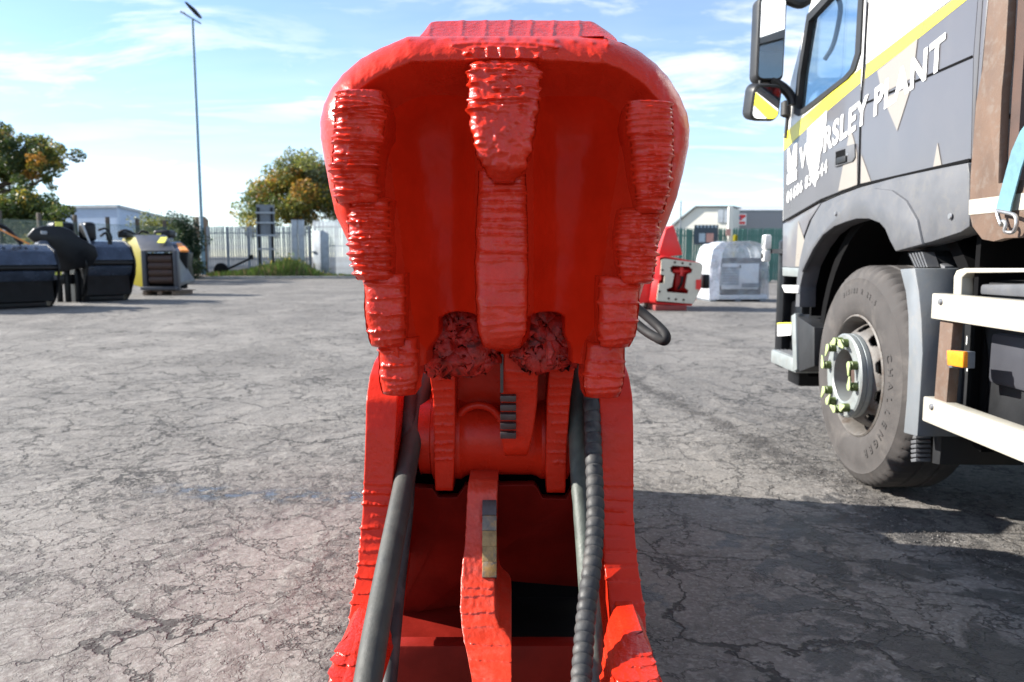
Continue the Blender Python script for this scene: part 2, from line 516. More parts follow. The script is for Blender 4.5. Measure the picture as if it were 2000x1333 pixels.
# ------------------------------------------------------------------ ground
def asphalt():
    m = bpy.data.materials.new('worn_asphalt')
    m.use_nodes = True
    q = NT(m.node_tree)
    pos = q.n('ShaderNodeNewGeometry').outputs['Position']
    big = q.noise(pos, 0.30, 5, 0.6).outputs[0]
    mid = q.noise(pos, 2.2, 8, 0.62).outputs[0]
    fine = q.noise(pos, 30, 7, 0.65).outputs[0]
    vor = q.n('ShaderNodeTexVoronoi', Vector=pos, Scale=95.0)
    stone = q.n('ShaderNodeSeparateColor', Color=vor.outputs['Color']).outputs[0]
    smap = q.n('ShaderNodeMapping', Vector=pos)
    smap.inputs['Scale'].default_value = (1.0, 0.28, 1.0)
    smap.inputs['Rotation'].default_value = (0, 0, R(14))
    lane = q.noise(smap.outputs[0], 0.75, 5, 0.6, 0.4).outputs[0]
    c = q.mix(q.rng(q.math('ADD', q.math('MULTIPLY', big, 0.45), q.math('MULTIPLY', lane, 0.55)), 0.40, 0.60), (0.138, 0.125, 0.112), (0.238, 0.218, 0.194))
    c = q.mix(q.rng(mid, 0.3, 0.7, 0, 0.8), q.mix(0.35, c, (0.09, 0.085, 0.08)), q.mix(0.25, c, (0.27, 0.25, 0.225)))
    c = q.mix(q.rng(stone, 0.0, 1.0, 0.0, 0.42, False), c, q.mix(stone, (0.07, 0.067, 0.064), (0.36, 0.345, 0.325)))
    # warped cracks
    wv = q.n('ShaderNodeVectorMath', {'operation': 'SUBTRACT'}, i0=q.noise(pos, 3.0, 5, 0.65).outputs['Color'], i1=(0.5, 0.5, 0.5))
    wv = q.vmath('SCALE', wv.outputs[0], scale=0.42)
    wp = q.vmath('ADD', pos, wv)
    wv2 = q.n('ShaderNodeVectorMath', {'operation': 'SUBTRACT'}, i0=q.noise(pos, 22.0, 4, 0.6).outputs['Color'], i1=(0.5, 0.5, 0.5))
    wp = q.vmath('ADD', wp, q.vmath('SCALE', wv2.outputs[0], scale=0.055))
    def crack(scale, w0, mask):
        v = q.n('ShaderNodeTexVoronoi', {'feature': 'DISTANCE_TO_EDGE'}, Vector=wp, Scale=scale)
        wn = q.rng(q.noise(pos, scale * 2.2, 3).outputs[0], 0.3, 0.72, 0.15, 1.0)
        th = q.math('MULTIPLY', wn, w0)
        return q.math('MULTIPLY', q.rng(v.outputs['Distance'], th, q.math('MULTIPLY', th, 0.25), 0.0, 1.0), mask)
    msk = q.rng(q.noise(pos, 0.55, 3).outputs[0], 0.44, 0.58)
    msk2 = q.rng(q.noise(pos, 0.9, 3, 0.5, 0.5).outputs[0], 0.36, 0.52)
    c1 = crack(1.7, 0.040, q.rng(msk, 0, 1, 0.6, 1.0))
    c2 = crack(4.6, 0.045, msk2)
    c3 = crack(10.5, 0.055, q.rng(q.noise(pos, 1.3, 4, 0.6, 0.5).outputs[0], 0.42, 0.58))
    ck = q.math('MAXIMUM', q.math('MAXIMUM', c1, q.math('MULTIPLY', c2, 0.85)), q.math('MULTIPLY', c3, 0.28))
    # broken, crusty zones where the binder has gone
    crust = q.rng(q.noise(pos, 0.75, 4, 0.6, 0.6).outputs[0], 0.43, 0.58)
    pit = q.noise(pos, 17, 7, 0.68, 0.5).outputs[0]
    pitd = q.math('MULTIPLY', q.rng(pit, 0.50, 0.36), crust)
    c = q.mix(q.math('MULTIPLY', pitd, 0.75), c, (0.045, 0.043, 0.042))
    c = q.mix(q.math('MULTIPLY', ck, 0.86), c, (0.030, 0.028, 0.027))
    # damp stains on the yard in front of the truck, each with its own ragged shape
    dst = q.vmath('DISTANCE', pos, (1.35, 2.55, 0.0))
    reg = q.rng(dst, 1.75, 0.4)
    sn = q.math('ADD', q.noise(pos, 2.3, 10, 0.70, 0.25).outputs[0], q.math('MULTIPLY', reg, 0.15))
    stain = q.math('MULTIPLY', q.rng(sn, 0.655, 0.685), q.rng(reg, 0.02, 0.35))
    # a film of water along a hollow
    sp = q.n('ShaderNodeSeparateXYZ', Vector=pos)
    line = q.math('ADD', 3.60, q.math('MULTIPLY', q.math('SUBTRACT', q.noise(pos, 1.3, 4).outputs[0], 0.5), 0.7))
    wd = q.math('ABSOLUTE', q.math('SUBTRACT', sp.outputs[1], line))
    wet = q.math('MULTIPLY', q.rng(wd, 0.16, 0.03), q.rng(q.noise(pos, 9, 7, 0.65).outputs[0], 0.47, 0.55))
    wet = q.math('MULTIPLY', wet, q.math('MULTIPLY', q.rng(sp.outputs[0], -1.9, -1.5), q.rng(sp.outputs[0], -0.25, -0.5)))
    c = q.mix(q.math('MULTIPLY', stain, 0.80), c, (0.040, 0.038, 0.038))
    c = q.mix(q.math('MULTIPLY', wet, 0.7), c, (0.05, 0.05, 0.055))
    # dark loose grit along the wheel track of the truck
    tr = q.math('ABSOLUTE', q.math('SUBTRACT', sp.outputs[0], q.math('ADD', q.math('MULTIPLY', sp.outputs[1], -0.17), q.math('ADD', 2.26, q.math('MULTIPLY', q.math('SUBTRACT', q.noise(pos, 2.0, 4).outputs[0], 0.5), 0.5)))))
    trk = q.math('MULTIPLY', q.rng(tr, 0.13, 0.02), q.rng(q.noise(pos, 8, 6, 0.7).outputs[0], 0.38, 0.55))
    trk = q.math('MULTIPLY', trk, q.rng(sp.outputs[1], 9.0, 7.0))
    c = q.mix(q.math('MULTIPLY', trk, 0.72), c, (0.052, 0.046, 0.042))
    ro = q.math('SUBTRACT', 0.90, q.math('ADD', q.math('MULTIPLY', stain, 0.38), q.math('MULTIPLY', wet, 0.82)))
    b = q.n('ShaderNodeBsdfPrincipled', Base_Color=c, Roughness=ro)
    b.inputs['Specular IOR Level'].default_value = 0.4
    h = q.math('ADD', q.math('MULTIPLY', fine, 0.009), q.math('MULTIPLY', stone, 0.0040))
    h = q.math('ADD', h, q.math('MULTIPLY', q.math('MULTIPLY', pit, q.rng(crust, 0, 1, 0.15, 1.0)), 0.036))
    h = q.math('SUBTRACT', h, q.math('MULTIPLY', ck, 0.012))
    h = q.math('MULTIPLY', h, q.math('SUBTRACT', 1.0, q.math('MULTIPLY', wet, 0.95)))
    bp = q.n('ShaderNodeBump', Height=h, Strength=0.9, Distance=1.0)
    q.set(b, 'Normal', bp.outputs[0])
    q.n('ShaderNodeOutputMaterial', Surface=b.outputs[0])
    return m


def ground_sheet():
    xs = np.concatenate([-np.geomspace(600, 3.3, 46), np.arange(-3.2, 3.2, 0.016), np.geomspace(3.3, 600, 46)])
    ys = [1.2]
    while ys[-1] < 9:
        ys.append(ys[-1] + 0.010 * (ys[-1] / 2.0) ** 1.4)
    ys = np.concatenate([[-60, -30, -12, -6, -3, -1.5, -0.5, 0.2, 0.8], ys, np.geomspace(9.6, 1200, 60)])
    X, Y = np.meshgrid(xs, ys)
    near = sstep(9, 5, Y) * sstep(0.8, 1.5, Y) * sstep(3.3, 2.9, np.abs(X))
    z = (fbm(X * 1.3, Y * 1.3, 3, 3) - 0.5) * 0.018
    crust = sstep(0.45, 0.6, fbm(X * 0.8 + 4, Y * 0.8, 3, 11))
    z += (fbm(X * 16, Y * 16, 3, 5) - 0.5) * (0.003 + 0.009 * crust)
    z = z * near
    # keep it just flat where the tyre stands
    P = np.stack([X, Y, z - 0.004], -1)
    o = grid_mesh('ground', asphalt(), P)
    tag(o, kind='structure')


ground_sheet()

# loose stones and grit of the yard, uncountable
def grit():
    g = random.Random(5)
    mb = MB()
    def stone(x, y, s):
        a = g.random() * 6.28
        vs = []
        for k in range(5):
            t = a + k * 1.2566
            vs.append((x + math.cos(t) * s * g.uniform(.7, 1.2), y + math.sin(t) * s * g.uniform(.7, 1.2), 0.0))
        vs.append((x + g.uniform(-.3, .3) * s, y + g.uniform(-.3, .3) * s, s * g.uniform(.5, 1.0)))
        mb.add(vs, [(k, (k + 1) % 5, 5) for k in range(5)], g.choice((0, 1, 1, 1)))
    for k in range(4200):
        y = 1.7 + 5.5 * g.random() ** 1.6
        r = g.random()
        if r < 0.42:
            x = -0.35 - (y * 0.62) * g.random()
            if noise.noise((x * 0.9, y * 0.9, 3.3)) < 0.0:
                continue
            stone(x, y, g.uniform(.0012, .0040) * (1 + .12 * y))
        else:
            x = 2.26 - .17 * y + g.gauss(0, .09) + .15 * noise.noise((y * 1.5, 0, 0))
            if 3.15 < y < 4.3 and x > 1.72:
                continue
            stone(x, y, g.uniform(.002, .0065))
    o = mb.build('loose_grit', [mat('grey_stone', (0.20, 0.19, 0.18), .9, var=.3, vscale=20), mat('dark_stone', (0.07, 0.065, 0.062), .9), mat('pale_stone', (0.33, 0.31, 0.28), .9)], smooth=0, recalc=False)
    tag(o, 'loose grey grit scattered over the worn asphalt yard', 'grit', kind='stuff')
grit()

# ------------------------------------------------------------------ the red crusher attachment
CR = thing('crusher', 'large glossy red crusher with toothed upper jaw raised, in the middle of the yard', 'crusher', (0, 2.2, 0))


def loft(rows, name, m, back=0.25, rc=0.008, nf=26, step=2.2, beads=(), lump=0.0, lumpf=60.0, endr=(0.010, 0.012), parent=CR, seed=1, taper=1.0, crown=0.0, bead_gain=1.0):
    """thick plate or tooth whose front edge follows rows of (py, px left, px right, Y); the body runs back from it.
    beads: (py, amplitude, half width, s from, s to, tilt) weld runs across the front."""
    rows = sorted(rows)
    py = np.array([r[0] for r in rows], float)
    n = max(6, int((py[-1] - py[0]) / step) + 1)
    sy = np.linspace(py[0], py[-1], n)
    xl, xr, Yf = (np.interp(sy, py, [r[k] for r in rows]) for k in (1, 2, 3))
    k = np.ones(7) / 7
    if n > 20:
        sm = lambda a: np.convolve(np.pad(a, 3, 'edge'), k, 'valid')
        xl, xr, Yf = sm(xl), sm(xr), sm(Yf)
    if lump > .0013:
        wb = lump * 900
        xl = xl + (fbm(sy * .07, sy * 0 + seed, 3, seed) - .5) * 2 * wb
        xr = xr + (fbm(sy * .07, sy * 0 + seed + 5, 3, seed + 3) - .5) * 2 * wb
    V, F = [], []
    nsec = None
    for i in range(n):
        L, Rr = PY(xl[i], sy[i], Yf[i]), PY(xr[i], sy[i], Yf[i])
        hw, cx, z = (Rr.x - L.x) / 2, (Rr.x + L.x) / 2, L.z
        scale = Yf[i] / FPX
        d0, d1 = (sy[i] - sy[0]) * scale, (sy[-1] - sy[i]) * scale
        rec = 0.0
        for dv, re in ((d0, endr[0]), (d1, endr[1])):
            if re > 0 and dv < re:
                rec += re * (1 - math.sqrt(max(0, 1 - (1 - dv / re) ** 2)))
        r = min(rc, hw * 0.6)
        sec = []
        for t in (1.0, 0.6, 0.3, 0.12, 0.05):
            sec.append((-hw, r + (back - r) * t, -1, 0))
        for a in range(6):
            t = a / 5 * math.pi / 2
            sec.append((-hw + r - r * math.cos(t), r - r * math.sin(t), -math.cos(t), -math.sin(t)))
        for a in range(1, nf):
            t = a / nf
            sec.append((-hw + r + (2 * hw - 2 * r) * t, 0.0, 0, -1))
        for a in range(6):
            t = (1 - a / 5) * math.pi / 2
            sec.append((hw - r + r * math.cos(t), r - r * math.sin(t), math.cos(t), -math.sin(t)))
        for t in (0.05, 0.12, 0.3, 0.6, 1.0):
            sec.append((hw, r + (back - r) * t, 1, 0))
        nsec = len(sec)
        for (ox, oy, nx, ny) in sec:
            s = ox / hw
            h = 0.0
            fade = 1.0 if ny < -0.01 else math.exp(-oy / 0.012)
            for b in beads:
                if not (b[3] - 0.12 <= s <= b[4] + 0.12):
                    continue
                dy = sy[i] - b[0] - b[5] * s - 2.2 * noise.noise((s * 2.3, b[0] * 0.37, seed))
                g_ = abs(dy) / b[2]
                if g_ < 2.2:
                    e = 1.0
                    if s < b[3]:
                        e = 1 - (b[3] - s) / 0.12
                    elif s > b[4]:
                        e = 1 - (s - b[4]) / 0.12
                    h += b[1] * math.exp(-g_ * g_ * 1.3) * e * (0.75 + 0.6 * noise.noise((s * 5.1, b[0], seed + 9)))
            if lump:
                p = Vector((cx + ox, z, seed * 3.1)) * lumpf
                h += lump * (noise.noise(p) + 0.5 * noise.noise(p * 2.1)) 
            h *= fade * bead_gain
            cr_ = crown * s * s * (1 if ny < -0.01 else 0)
            V.append((cx + ox * taper + nx * h, Yf[i] + rec + oy + cr_ + ny * h, z))
    for i in range(n - 1):
        for j in range(nsec - 1):
            a = i * nsec + j
            F.append((a, a + 1, a + nsec + 1, a + nsec))
        F.append((i * nsec + nsec - 1, i * nsec, (i + 1) * nsec, (i + 1) * nsec + nsec - 1))
    F.append(tuple(range(nsec - 1, -1, -1)))
    F.append(tuple(range((n - 1) * nsec, n * nsec)))
    mb = MB()
    mb.add(V, F)
    return mb.build(name, m, parent, smooth=50, world=True)


def mkbeads(a, b, step, amp, wid, s0=-1.0, s1=1.0, jit=0.3, seed=0, tilt=3.0, part=0.25):
    g = random.Random(seed)
    res, y = [], a
    while y < b:
        f0, f1 = s0, s1
        if g.random() < part:
            if g.random() < 0.5:
                f0 = s0 + (s1 - s0) * g.uniform(.15, .5)
            else:
                f1 = s1 - (s1 - s0) * g.uniform(.15, .5)
        res.append((y, amp * g.uniform(.6, 1.25), wid * g.uniform(.8, 1.25), f0, f1, g.uniform(-tilt, tilt)))
        y += step * g.uniform(1 - jit, 1 + jit)
    return res


# --- upper jaw: dished casting with a rolled lip
FLOOR = 1.76
OUTL0 = [(795, 69), (770, 80), (735, 95), (700, 115), (668, 143), (645, 172), (630, 204), (623, 235), (624, 268), (632, 315), (642, 368), (652, 420), (668, 462), (684, 500), (695, 540), (705, 585), (713, 630), (728, 668), (742, 700), (760, 722)]
OUTR0 = [(1182, 72), (1215, 80), (1250, 97), (1282, 122), (1308, 150), (1330, 186), (1345, 222), (1349, 250), (1347, 285), (1337, 335), (1324, 385), (1310, 430), (1294, 480), (1280, 520), (1268, 560), (1256, 600), (1245, 640), (1230, 672), (1215, 700), (1200, 722)]
tuck = lambda y: 9.0 * min(1.0, max(0.0, (y - 400) / 120.0))
OUTL = [(x + tuck(y), y) for x, y in OUTL0]
OUTR = [(x - tuck(y), y) for x, y in OUTR0]


def seg_dist(px, py, pts):
    d = np.full(px.shape, 1e9)
    for (a, b) in zip(pts[:-1], pts[1:]):
        a, b = np.array(a, float), np.array(b, float)
        ab = b - a
        t = np.clip(((px - a[0]) * ab[0] + (py - a[1]) * ab[1]) / (ab @ ab), 0, 1)
        d = np.minimum(d, np.hypot(px - a[0] - t * ab[0], py - a[1] - t * ab[1]))
    return d


def upper_jaw():
    top = 69.0
    t = np.linspace(0, 1, 270)
    rows = top + (722 - top) * (0.35 * t ** 2 + 0.65 * t)
    yl, yr = np.array([p[1] for p in OUTL], float), np.array([p[1] for p in OUTR], float)
    L = np.interp(rows, yl, [p[0] for p in OUTL])
    Rr = np.interp(rows, yr, [p[0] for p in OUTR])
    k = np.ones(5) / 5
    L[3:-3] = np.convolve(L, k, 'same')[3:-3]
    Rr[3:-3] = np.convolve(Rr, k, 'same')[3:-3]
    u = np.linspace(0, 1, 280)
    PX = L[:, None] * (1 - u) + Rr[:, None] * u
    PYY = np.repeat(rows[:, None], len(u), 1)
    edge = list(zip(L, rows))[::-1][::6] + [(795, 69), (900, 67), (1000, 66), (1100, 68), (1182, 72)] + list(zip(Rr, rows))[::6]
    sd = seg_dist(PX, PYY, edge)
    # rolled lip
    Rr_ = 28 + 28 * sstep(360, 130, PYY)
    rise = np.sqrt(np.clip(1 - (1 - np.clip(sd, 0, Rr_) / Rr_) ** 2, 0, 1))
    lw = 36 + 24 * sstep(340, 130, PYY)
    fall = np.clip(1 - (sd - lw + 2) / 135.0, 0, 1) ** 2.1
    fall = np.minimum(fall, 1.0)
    lip_h = 0.150 * fall * (1 - 0.75 * sstep(400, 540, PYY))
    # centre rib with fillets that flare out under the lip
    flare = 46 + 70 * np.exp(-np.clip(PYY - 95, 0, 999) / 22.0)
    rib = 0.125 * np.clip(1 - (np.abs(PX - 984) - flare + 12) / 85.0, 0, 1) ** 2.2 * sstep(740, 660, PYY)
    dish = -0.018 * sstep(100, 300, PYY) * np.clip(1 - ((np.abs(PX - 984) - 150) / 100) ** 2, 0, 1)
    side = 0.125 * np.clip((np.abs(PX - 984) + (PYY - 200) * 0.17 - 165) / 125, 0, 1) ** 2.2
    kk = 45.0
    D = np.log(np.exp(kk * lip_h) + np.exp(kk * rib) + np.exp(kk * side) - 2.0) / kk + dish
    pocket = sstep(0, 9, np.minimum(np.minimum(PX - (846 - 22 * sstep(660, 700, PYY)), 1112 + 14 * sstep(660, 700, PYY) - PX), PYY - (616 + 12 * np.clip(np.abs(np.abs(PX - 982) - 85) / 45, 0, 1) ** 3)))
    D = D - 0.13 * pocket
    D = D - (1 - rise) * 0.11
    # welds: a dotted row under the top edge, runs and lumps above the middle tooth
    spots = [(626, 176), (648, 148), (672, 124), (700, 107), (722, 97), (745, 88), (770, 79), (797, 74), (838, 72), (872, 71), (905, 70), (940, 71), (974, 71), (1008, 73), (1047, 74), (1080, 75), (1120, 76), (1157, 79), (1190, 84)]
    for (x, y) in spots:
        D += 0.0075 * np.exp(-(((PX - x) / 8) ** 2 + ((PYY - y - 3) / 5) ** 2))
    def run(pts, h, w):
        d = seg_dist(PX, PYY, pts)
        return h * np.exp(-(d / w) ** 2) * (0.75 + 0.5 * fbm(PX * 0.09, PYY * 0.09, 2, 4))
    D += run([(884, 88), (930, 84), (1046, 86), (1090, 94)], 0.007, 4.5)
    D += run([(916, 97), (960, 92), (1050, 96)], 0.006, 4)
    for x in (928, 952, 978, 1014):
        D += run([(x, 97), (x + 1, 118)], 0.008, 5.5)
    D += run([(912, 128), (980, 124), (1050, 127)], 0.008, 4.5)
    for x, y in ((1050, 118), (1048, 126), (916, 110)):
        D += 0.011 * np.exp(-(((PX - x) / 7) ** 2 + ((PYY - y) / 7) ** 2))
    # hammered, brushed-on paint of the lip
    onlip = sstep(0.03, 0.12, lip_h)
    D += (fbm(PX * 0.075, PYY * 0.05, 3, 2) - 0.5) * 0.0045 * (0.35 + onlip)
    D += (fbm(PX * 0.018, PYY * 0.018, 2, 8) - 0.5) * 0.008
    Yw = FLOOR - D
    xc = (PX - 1000) / FPX
    yc = (PYY - 666.5) / FPX
    fac = (1.64 + 0.85 * (np.maximum(Yw, 1.60) - 1.64) * sstep(60, 20, sd)) / (CP - yc * SP)
    W = np.stack([xc * fac, Yw, CAM_H + (-SP - yc * CP) * fac], -1)
    W[..., 1] -= 2.2
    # close it with a wall that goes back from the rim and a flat back
    ring = np.concatenate([W[:, 0][::-1], W[0, 1:-1], W[:, -1], W[-1, 1:-1][::-1]])
    c = ring.mean(0)
    mb = MB()
    nr, nc, _ = W.shape
    idx = np.arange(nr * nc).reshape(nr, nc)
    fs = np.stack([idx[:-1, :-1], idx[:-1, 1:], idx[1:, 1:], idx[1:, :-1]], -1).reshape(-1, 4)
    mb.v = [tuple(p) for p in W.reshape(-1, 3)]
    mb.f = [tuple(int(i) for i in f) for f in fs]
    ri = np.concatenate([idx[:, 0][::-1], idx[0, 1:-1], idx[:, -1], idx[-1, 1:-1][::-1]])
    n = len(ri)
    prev = [int(i) for i in ri]
    for (dy, sh) in ((0.035, 0.0), (0.09, 0.03), (0.15, 0.10), (0.20, 0.22)):
        o = len(mb.v)
        for p in ring:
            mb.v.append((p[0] + (c[0] - p[0]) * sh, p[1] + dy, p[2] + (c[2] - p[2]) * sh))
        cur = list(range(o, o + n))
        mb.f += [(prev[i], prev[(i + 1) % n], cur[(i + 1) % n], cur[i]) for i in range(n)]
        prev = cur
    mb.f.append(tuple(prev))
    Dc = (D[:-1, :-1] + D[1:, 1:]) / 2
    inside = (Dc < 0.052) & (sd[:-1, :-1] > 62)
    mb.m = [int(k) for k in inside.reshape(-1)] + [0] * (len(mb.f) - inside.size)
    return mb.build('upper_jaw', [M['red'], M['redmatt']], CR, smooth=60)


upper_jaw()


def tip_plate():
    """sloping plate behind the lip, ribbed with seven weld beads"""
    nu, nv = 260, 26
    u = np.linspace(0, 1, nu)
    v = np.linspace(0, 1, nv)
    U, V = np.meshgrid(u, v)
    xl = 806 + (838 - 806) * V ** 0.7
    xr = 1206 - (1206 - 1172) * V ** 1.4
    PX = xl + (xr - xl) * U
    PYY = 81 - 39 * V - 2.0 * np.sin(U * 3.14)
    PYY = PYY + 10 * (np.clip((U - 0.93) / 0.07, 0, 1)) ** 2 * V
    PYY = PYY + 6 * (np.clip((0.05 - U) / 0.05, 0, 1)) ** 2 * V
    D = np.zeros_like(U)
    for k, x in enumerate((837, 899, 945, 991, 1033, 1077, 1127)):
        wob = 2.5 * (fbm(V * 5, V * 0 + k * 7.7, 2, k) - 0.5)
        D += 0.0042 * np.exp(-((PX - x + wob * 2 - 5 * V) / 5.2) ** 2) * (0.8 + 0.6 * fbm(PX * 0.2, V * 7, 2, 3))
    D += (fbm(PX * 0.05, V * 4, 3, 1) - 0.5) * 0.003
    Yw = 1.725 + 0.13 * V - D
    xc = (PX - 1000) / FPX
    yc = (PYY - D * 250 - 666.5) / FPX
    fac = Yw / (CP - yc * SP)
    W = np.stack([xc * fac, Yw - 2.2, CAM_H + (-SP - yc * CP) * fac], -1)
    mb = MB()
    idx = np.arange(nu * nv).reshape(nv, nu)
    fs = np.stack([idx[:-1, :-1], idx[:-1, 1:], idx[1:, 1:], idx[1:, :-1]], -1).reshape(-1, 4)
    mb.v = [tuple(p) for p in W.reshape(-1, 3)]
    mb.f = [tuple(int(i) for i in f) for f in fs]
    ri = [int(i) for i in np.concatenate([idx[:, 0][::-1], idx[0, 1:-1], idx[:, -1], idx[-1, 1:-1][::-1]])]
    o = len(mb.v)
    for i in ri:
        p = mb.v[i]
        mb.v.append((p[0] * 0.97, p[1] + 0.10, p[2] - 0.03))
    n = len(ri)
    mb.f += [(ri[i], ri[(i + 1) % n], o + (i + 1) % n, o + i) for i in range(n)]
    mb.f.append(tuple(range(o, o + n)))
    mb.m = [0] * len(mb.f)
    mb.build('tip_plate', M['redthick'], CR, smooth=60)


tip_plate()

# --- teeth of the upper jaw
def YT(d):
    return FLOOR - d


T = M['redthick']
loft([(170, 657, 741, YT(.185)), (200, 650, 750, YT(.195)), (250, 648, 748, YT(.20)), (290, 644, 735, YT(.20)), (330, 643, 733, YT(.20)), (396, 653, 735, YT(.19))],
     'tooth', T, back=.20, rc=.020, beads=mkbeads(176, 392, 11.5, .0085, 3.6, seed=1, tilt=5), crown=.010, bead_gain=1.15, lump=.0026, lumpf=70, endr=(.02, .014), seed=1)
loft([(385, 677, 758, YT(.165)), (440, 675, 756, YT(.17)), (500, 681, 760, YT(.17)), (549, 693, 763, YT(.16))],
     'tooth', T, back=.18, rc=.020, beads=mkbeads(392, 546, 12, .008, 3.8, seed=2, tilt=4), crown=.010, bead_gain=1.15, lump=.0024, lumpf=70, endr=(.01, .016), seed=2)
loft([(535, 709, 788, YT(.14)), (600, 707, 789, YT(.145)), (640, 711, 789, YT(.145)), (682, 721, 788, YT(.135))],
     'tooth', T, back=.16, rc=.020, beads=[(556, .004, 4, -.9, .9, 2), (583, .0028, 3, -.6, 1, -4), (614, .0042, 4, -.7, .0, 2), (618, .0042, 4, .1, .9, -5), (646, .004, 4, -1, .9, -4), (664, .003, 4, -.6, .9, -4), (674, .003, 4, -.5, .9, -4)], crown=.010, lump=.0016, lumpf=55, bead_gain=1.6, endr=(.01, .022), seed=3)
loft([(662, 737, 812, YT(.105)), (700, 736, 814, YT(.11)), (740, 737, 814, YT(.115)), (778, 743, 806, YT(.11))],
     'tooth', T, back=.14, rc=.020, beads=[(688, .004, 4, -1, 1, 1), (714, .0045, 4, -.8, .7, -3), (740, .0035, 4, -.8, .5, 2), (752, .0035, 4, -.5, .9, -4), (764, .003, 4, -.7, .9, -4)], crown=.010, lump=.0016, lumpf=55, bead_gain=1.6, endr=(.01, .026), seed=4)
# right hand column
loft([(193, 1232, 1315, YT(.185)), (230, 1226, 1319, YT(.195)), (300, 1238, 1319, YT(.20)), (360, 1243, 1313, YT(.20)), (416, 1248, 1299, YT(.19))],
     'tooth', T, back=.20, rc=.020, beads=mkbeads(198, 412, 10, .0065, 3.2, seed=5, tilt=3, part=.1), crown=.010, bead_gain=1.15, lump=.0014, lumpf=60, endr=(.012, .014), seed=5)
loft([(405, 1216, 1291, YT(.165)), (460, 1208, 1289, YT(.17)), (510, 1208, 1285, YT(.17)), (556, 1216, 1275, YT(.16))],
     'tooth', T, back=.18, rc=.020, beads=mkbeads(412, 552, 11, .007, 3.4, seed=6, tilt=4), crown=.010, bead_gain=1.15, lump=.002, lumpf=70, endr=(.01, .016), seed=6)
loft([(540, 1172, 1253, YT(.14)), (600, 1170, 1251, YT(.145)), (650, 1170, 1247, YT(.145)), (683, 1176, 1233, YT(.135))],
     'tooth', T, back=.16, rc=.020, beads=[(561, .0035, 3.5, -1, 1, 1), (592, .0032, 3, -1, 1, 1), (628, .0035, 3.5, -.9, 1, -1), (662, .0035, 4, -1, 1, -3), (673, .003, 4, -.9, .9, -3)], crown=.010, lump=.0014, lumpf=55, bead_gain=1.6, endr=(.01, .022), seed=7)
loft([(672, 1148, 1223, YT(.105)), (720, 1142, 1223, YT(.11)), (750, 1140, 1221, YT(.115)), (783, 1146, 1213, YT(.11))],
     'tooth', T, back=.14, rc=.020, beads=[(708, .0028, 3, -.7, 1, 1), (736, .0035, 4, -1, 1, 1), (757, .003, 4, -.9, .9, -3), (768, .003, 4, -.8, .9, -3)], crown=.010, lump=.0012, lumpf=55, bead_gain=1.6, endr=(.01, .026), seed=8)
# middle column
loft([(112, 914, 1054, YT(.165)), (140, 912, 1056, YT(.185)), (200, 914, 1054, YT(.215)), (250, 918, 1048, YT(.235)), (290, 928, 1040, YT(.24)), (325, 940, 1028, YT(.235)), (352, 958, 1004, YT(.215))],
     'middle_tooth', T, back=.24, rc=.020, nf=40, beads=mkbeads(128, 225, 12, .008, 4, seed=9, tilt=5), crown=.010, lump=.0055, lumpf=62, endr=(.02, .03), seed=9)
loft([(330, 934, 1028, YT(.135)), (400, 930, 1030, YT(.14)), (500, 926, 1032, YT(.155)), (600, 928, 1032, YT(.175)), (650, 932, 1030, YT(.175)), (686, 944, 1014, YT(.16))],
     'middle_tooth', T, back=.19, rc=.020, nf=34, beads=mkbeads(345, 520, 16, .0055, 3.4, -.75, .9, .15, seed=10, tilt=1.5, part=.2) + [(552, .0036, 4, -.6, .8, 0), (566, .0026, 4, -.2, .9, -3), (598, .0038, 4, -.6, .9, 0), (632, .0042, 4, -.7, .9, -5), (648, .003, 4, -.4, .9, -4), (660, .003, 4, -.4, .9, -4)], crown=.010, lump=.0016, lumpf=45, endr=(.01, .034), seed=10)

# --- painted-over mud packed in the two pockets under the jaw
def mud(name, x0, x1, y0, y1, Y, seed):
    nu, nv = 60, 60
    U, V = np.meshgrid(np.linspace(0, 1, nu), np.linspace(0, 1, nv))
    PX, PYY = x0 + (x1 - x0) * U, y0 + (y1 - y0) * V
    e = np.clip(np.minimum(np.minimum(U, 1 - U), V) * 5, 0, 1)
    rg = np.abs(fbm(PX * .05, PYY * .05, 4, seed) - .5)
    D = .02 * np.sqrt(e) + .035 * (fbm(PX * .045, PYY * .045, 4, seed + 5) - .5) - .03 * np.exp(-(rg / .018) ** 2)
    Yw = Y - D + 0.03 * (1 - V)
    xc, yc = (PX - 1000) / FPX, (PYY - 666.5) / FPX
    fac = Y / (CP - yc * SP)
    W = np.stack([xc * fac, Yw - 2.2, CAM_H + (-SP - yc * CP) * fac], -1)
    o = grid_mesh(name, M['mud'], W, CR, smooth=True)
    s = o.modifiers.new('thickness', 'SOLIDIFY')
    s.thickness, s.offset = 0.04, -1
mud('packed_mud', 828, 952, 608, 712, 1.868, 3)
mud('packed_mud', 1024, 1124, 610, 704, 1.868, 8)
mb = MB()
pa = [PD(1070, 672, 1.70), PD(1075, 690, 1.69), PD(1072, 702, 1.685), PD(1074, 714, 1.68)]
mb.tube(pa, [.010, .013, .006, .009], 7)
mb.build('mud_drip', M['mud'], CR, world=True)

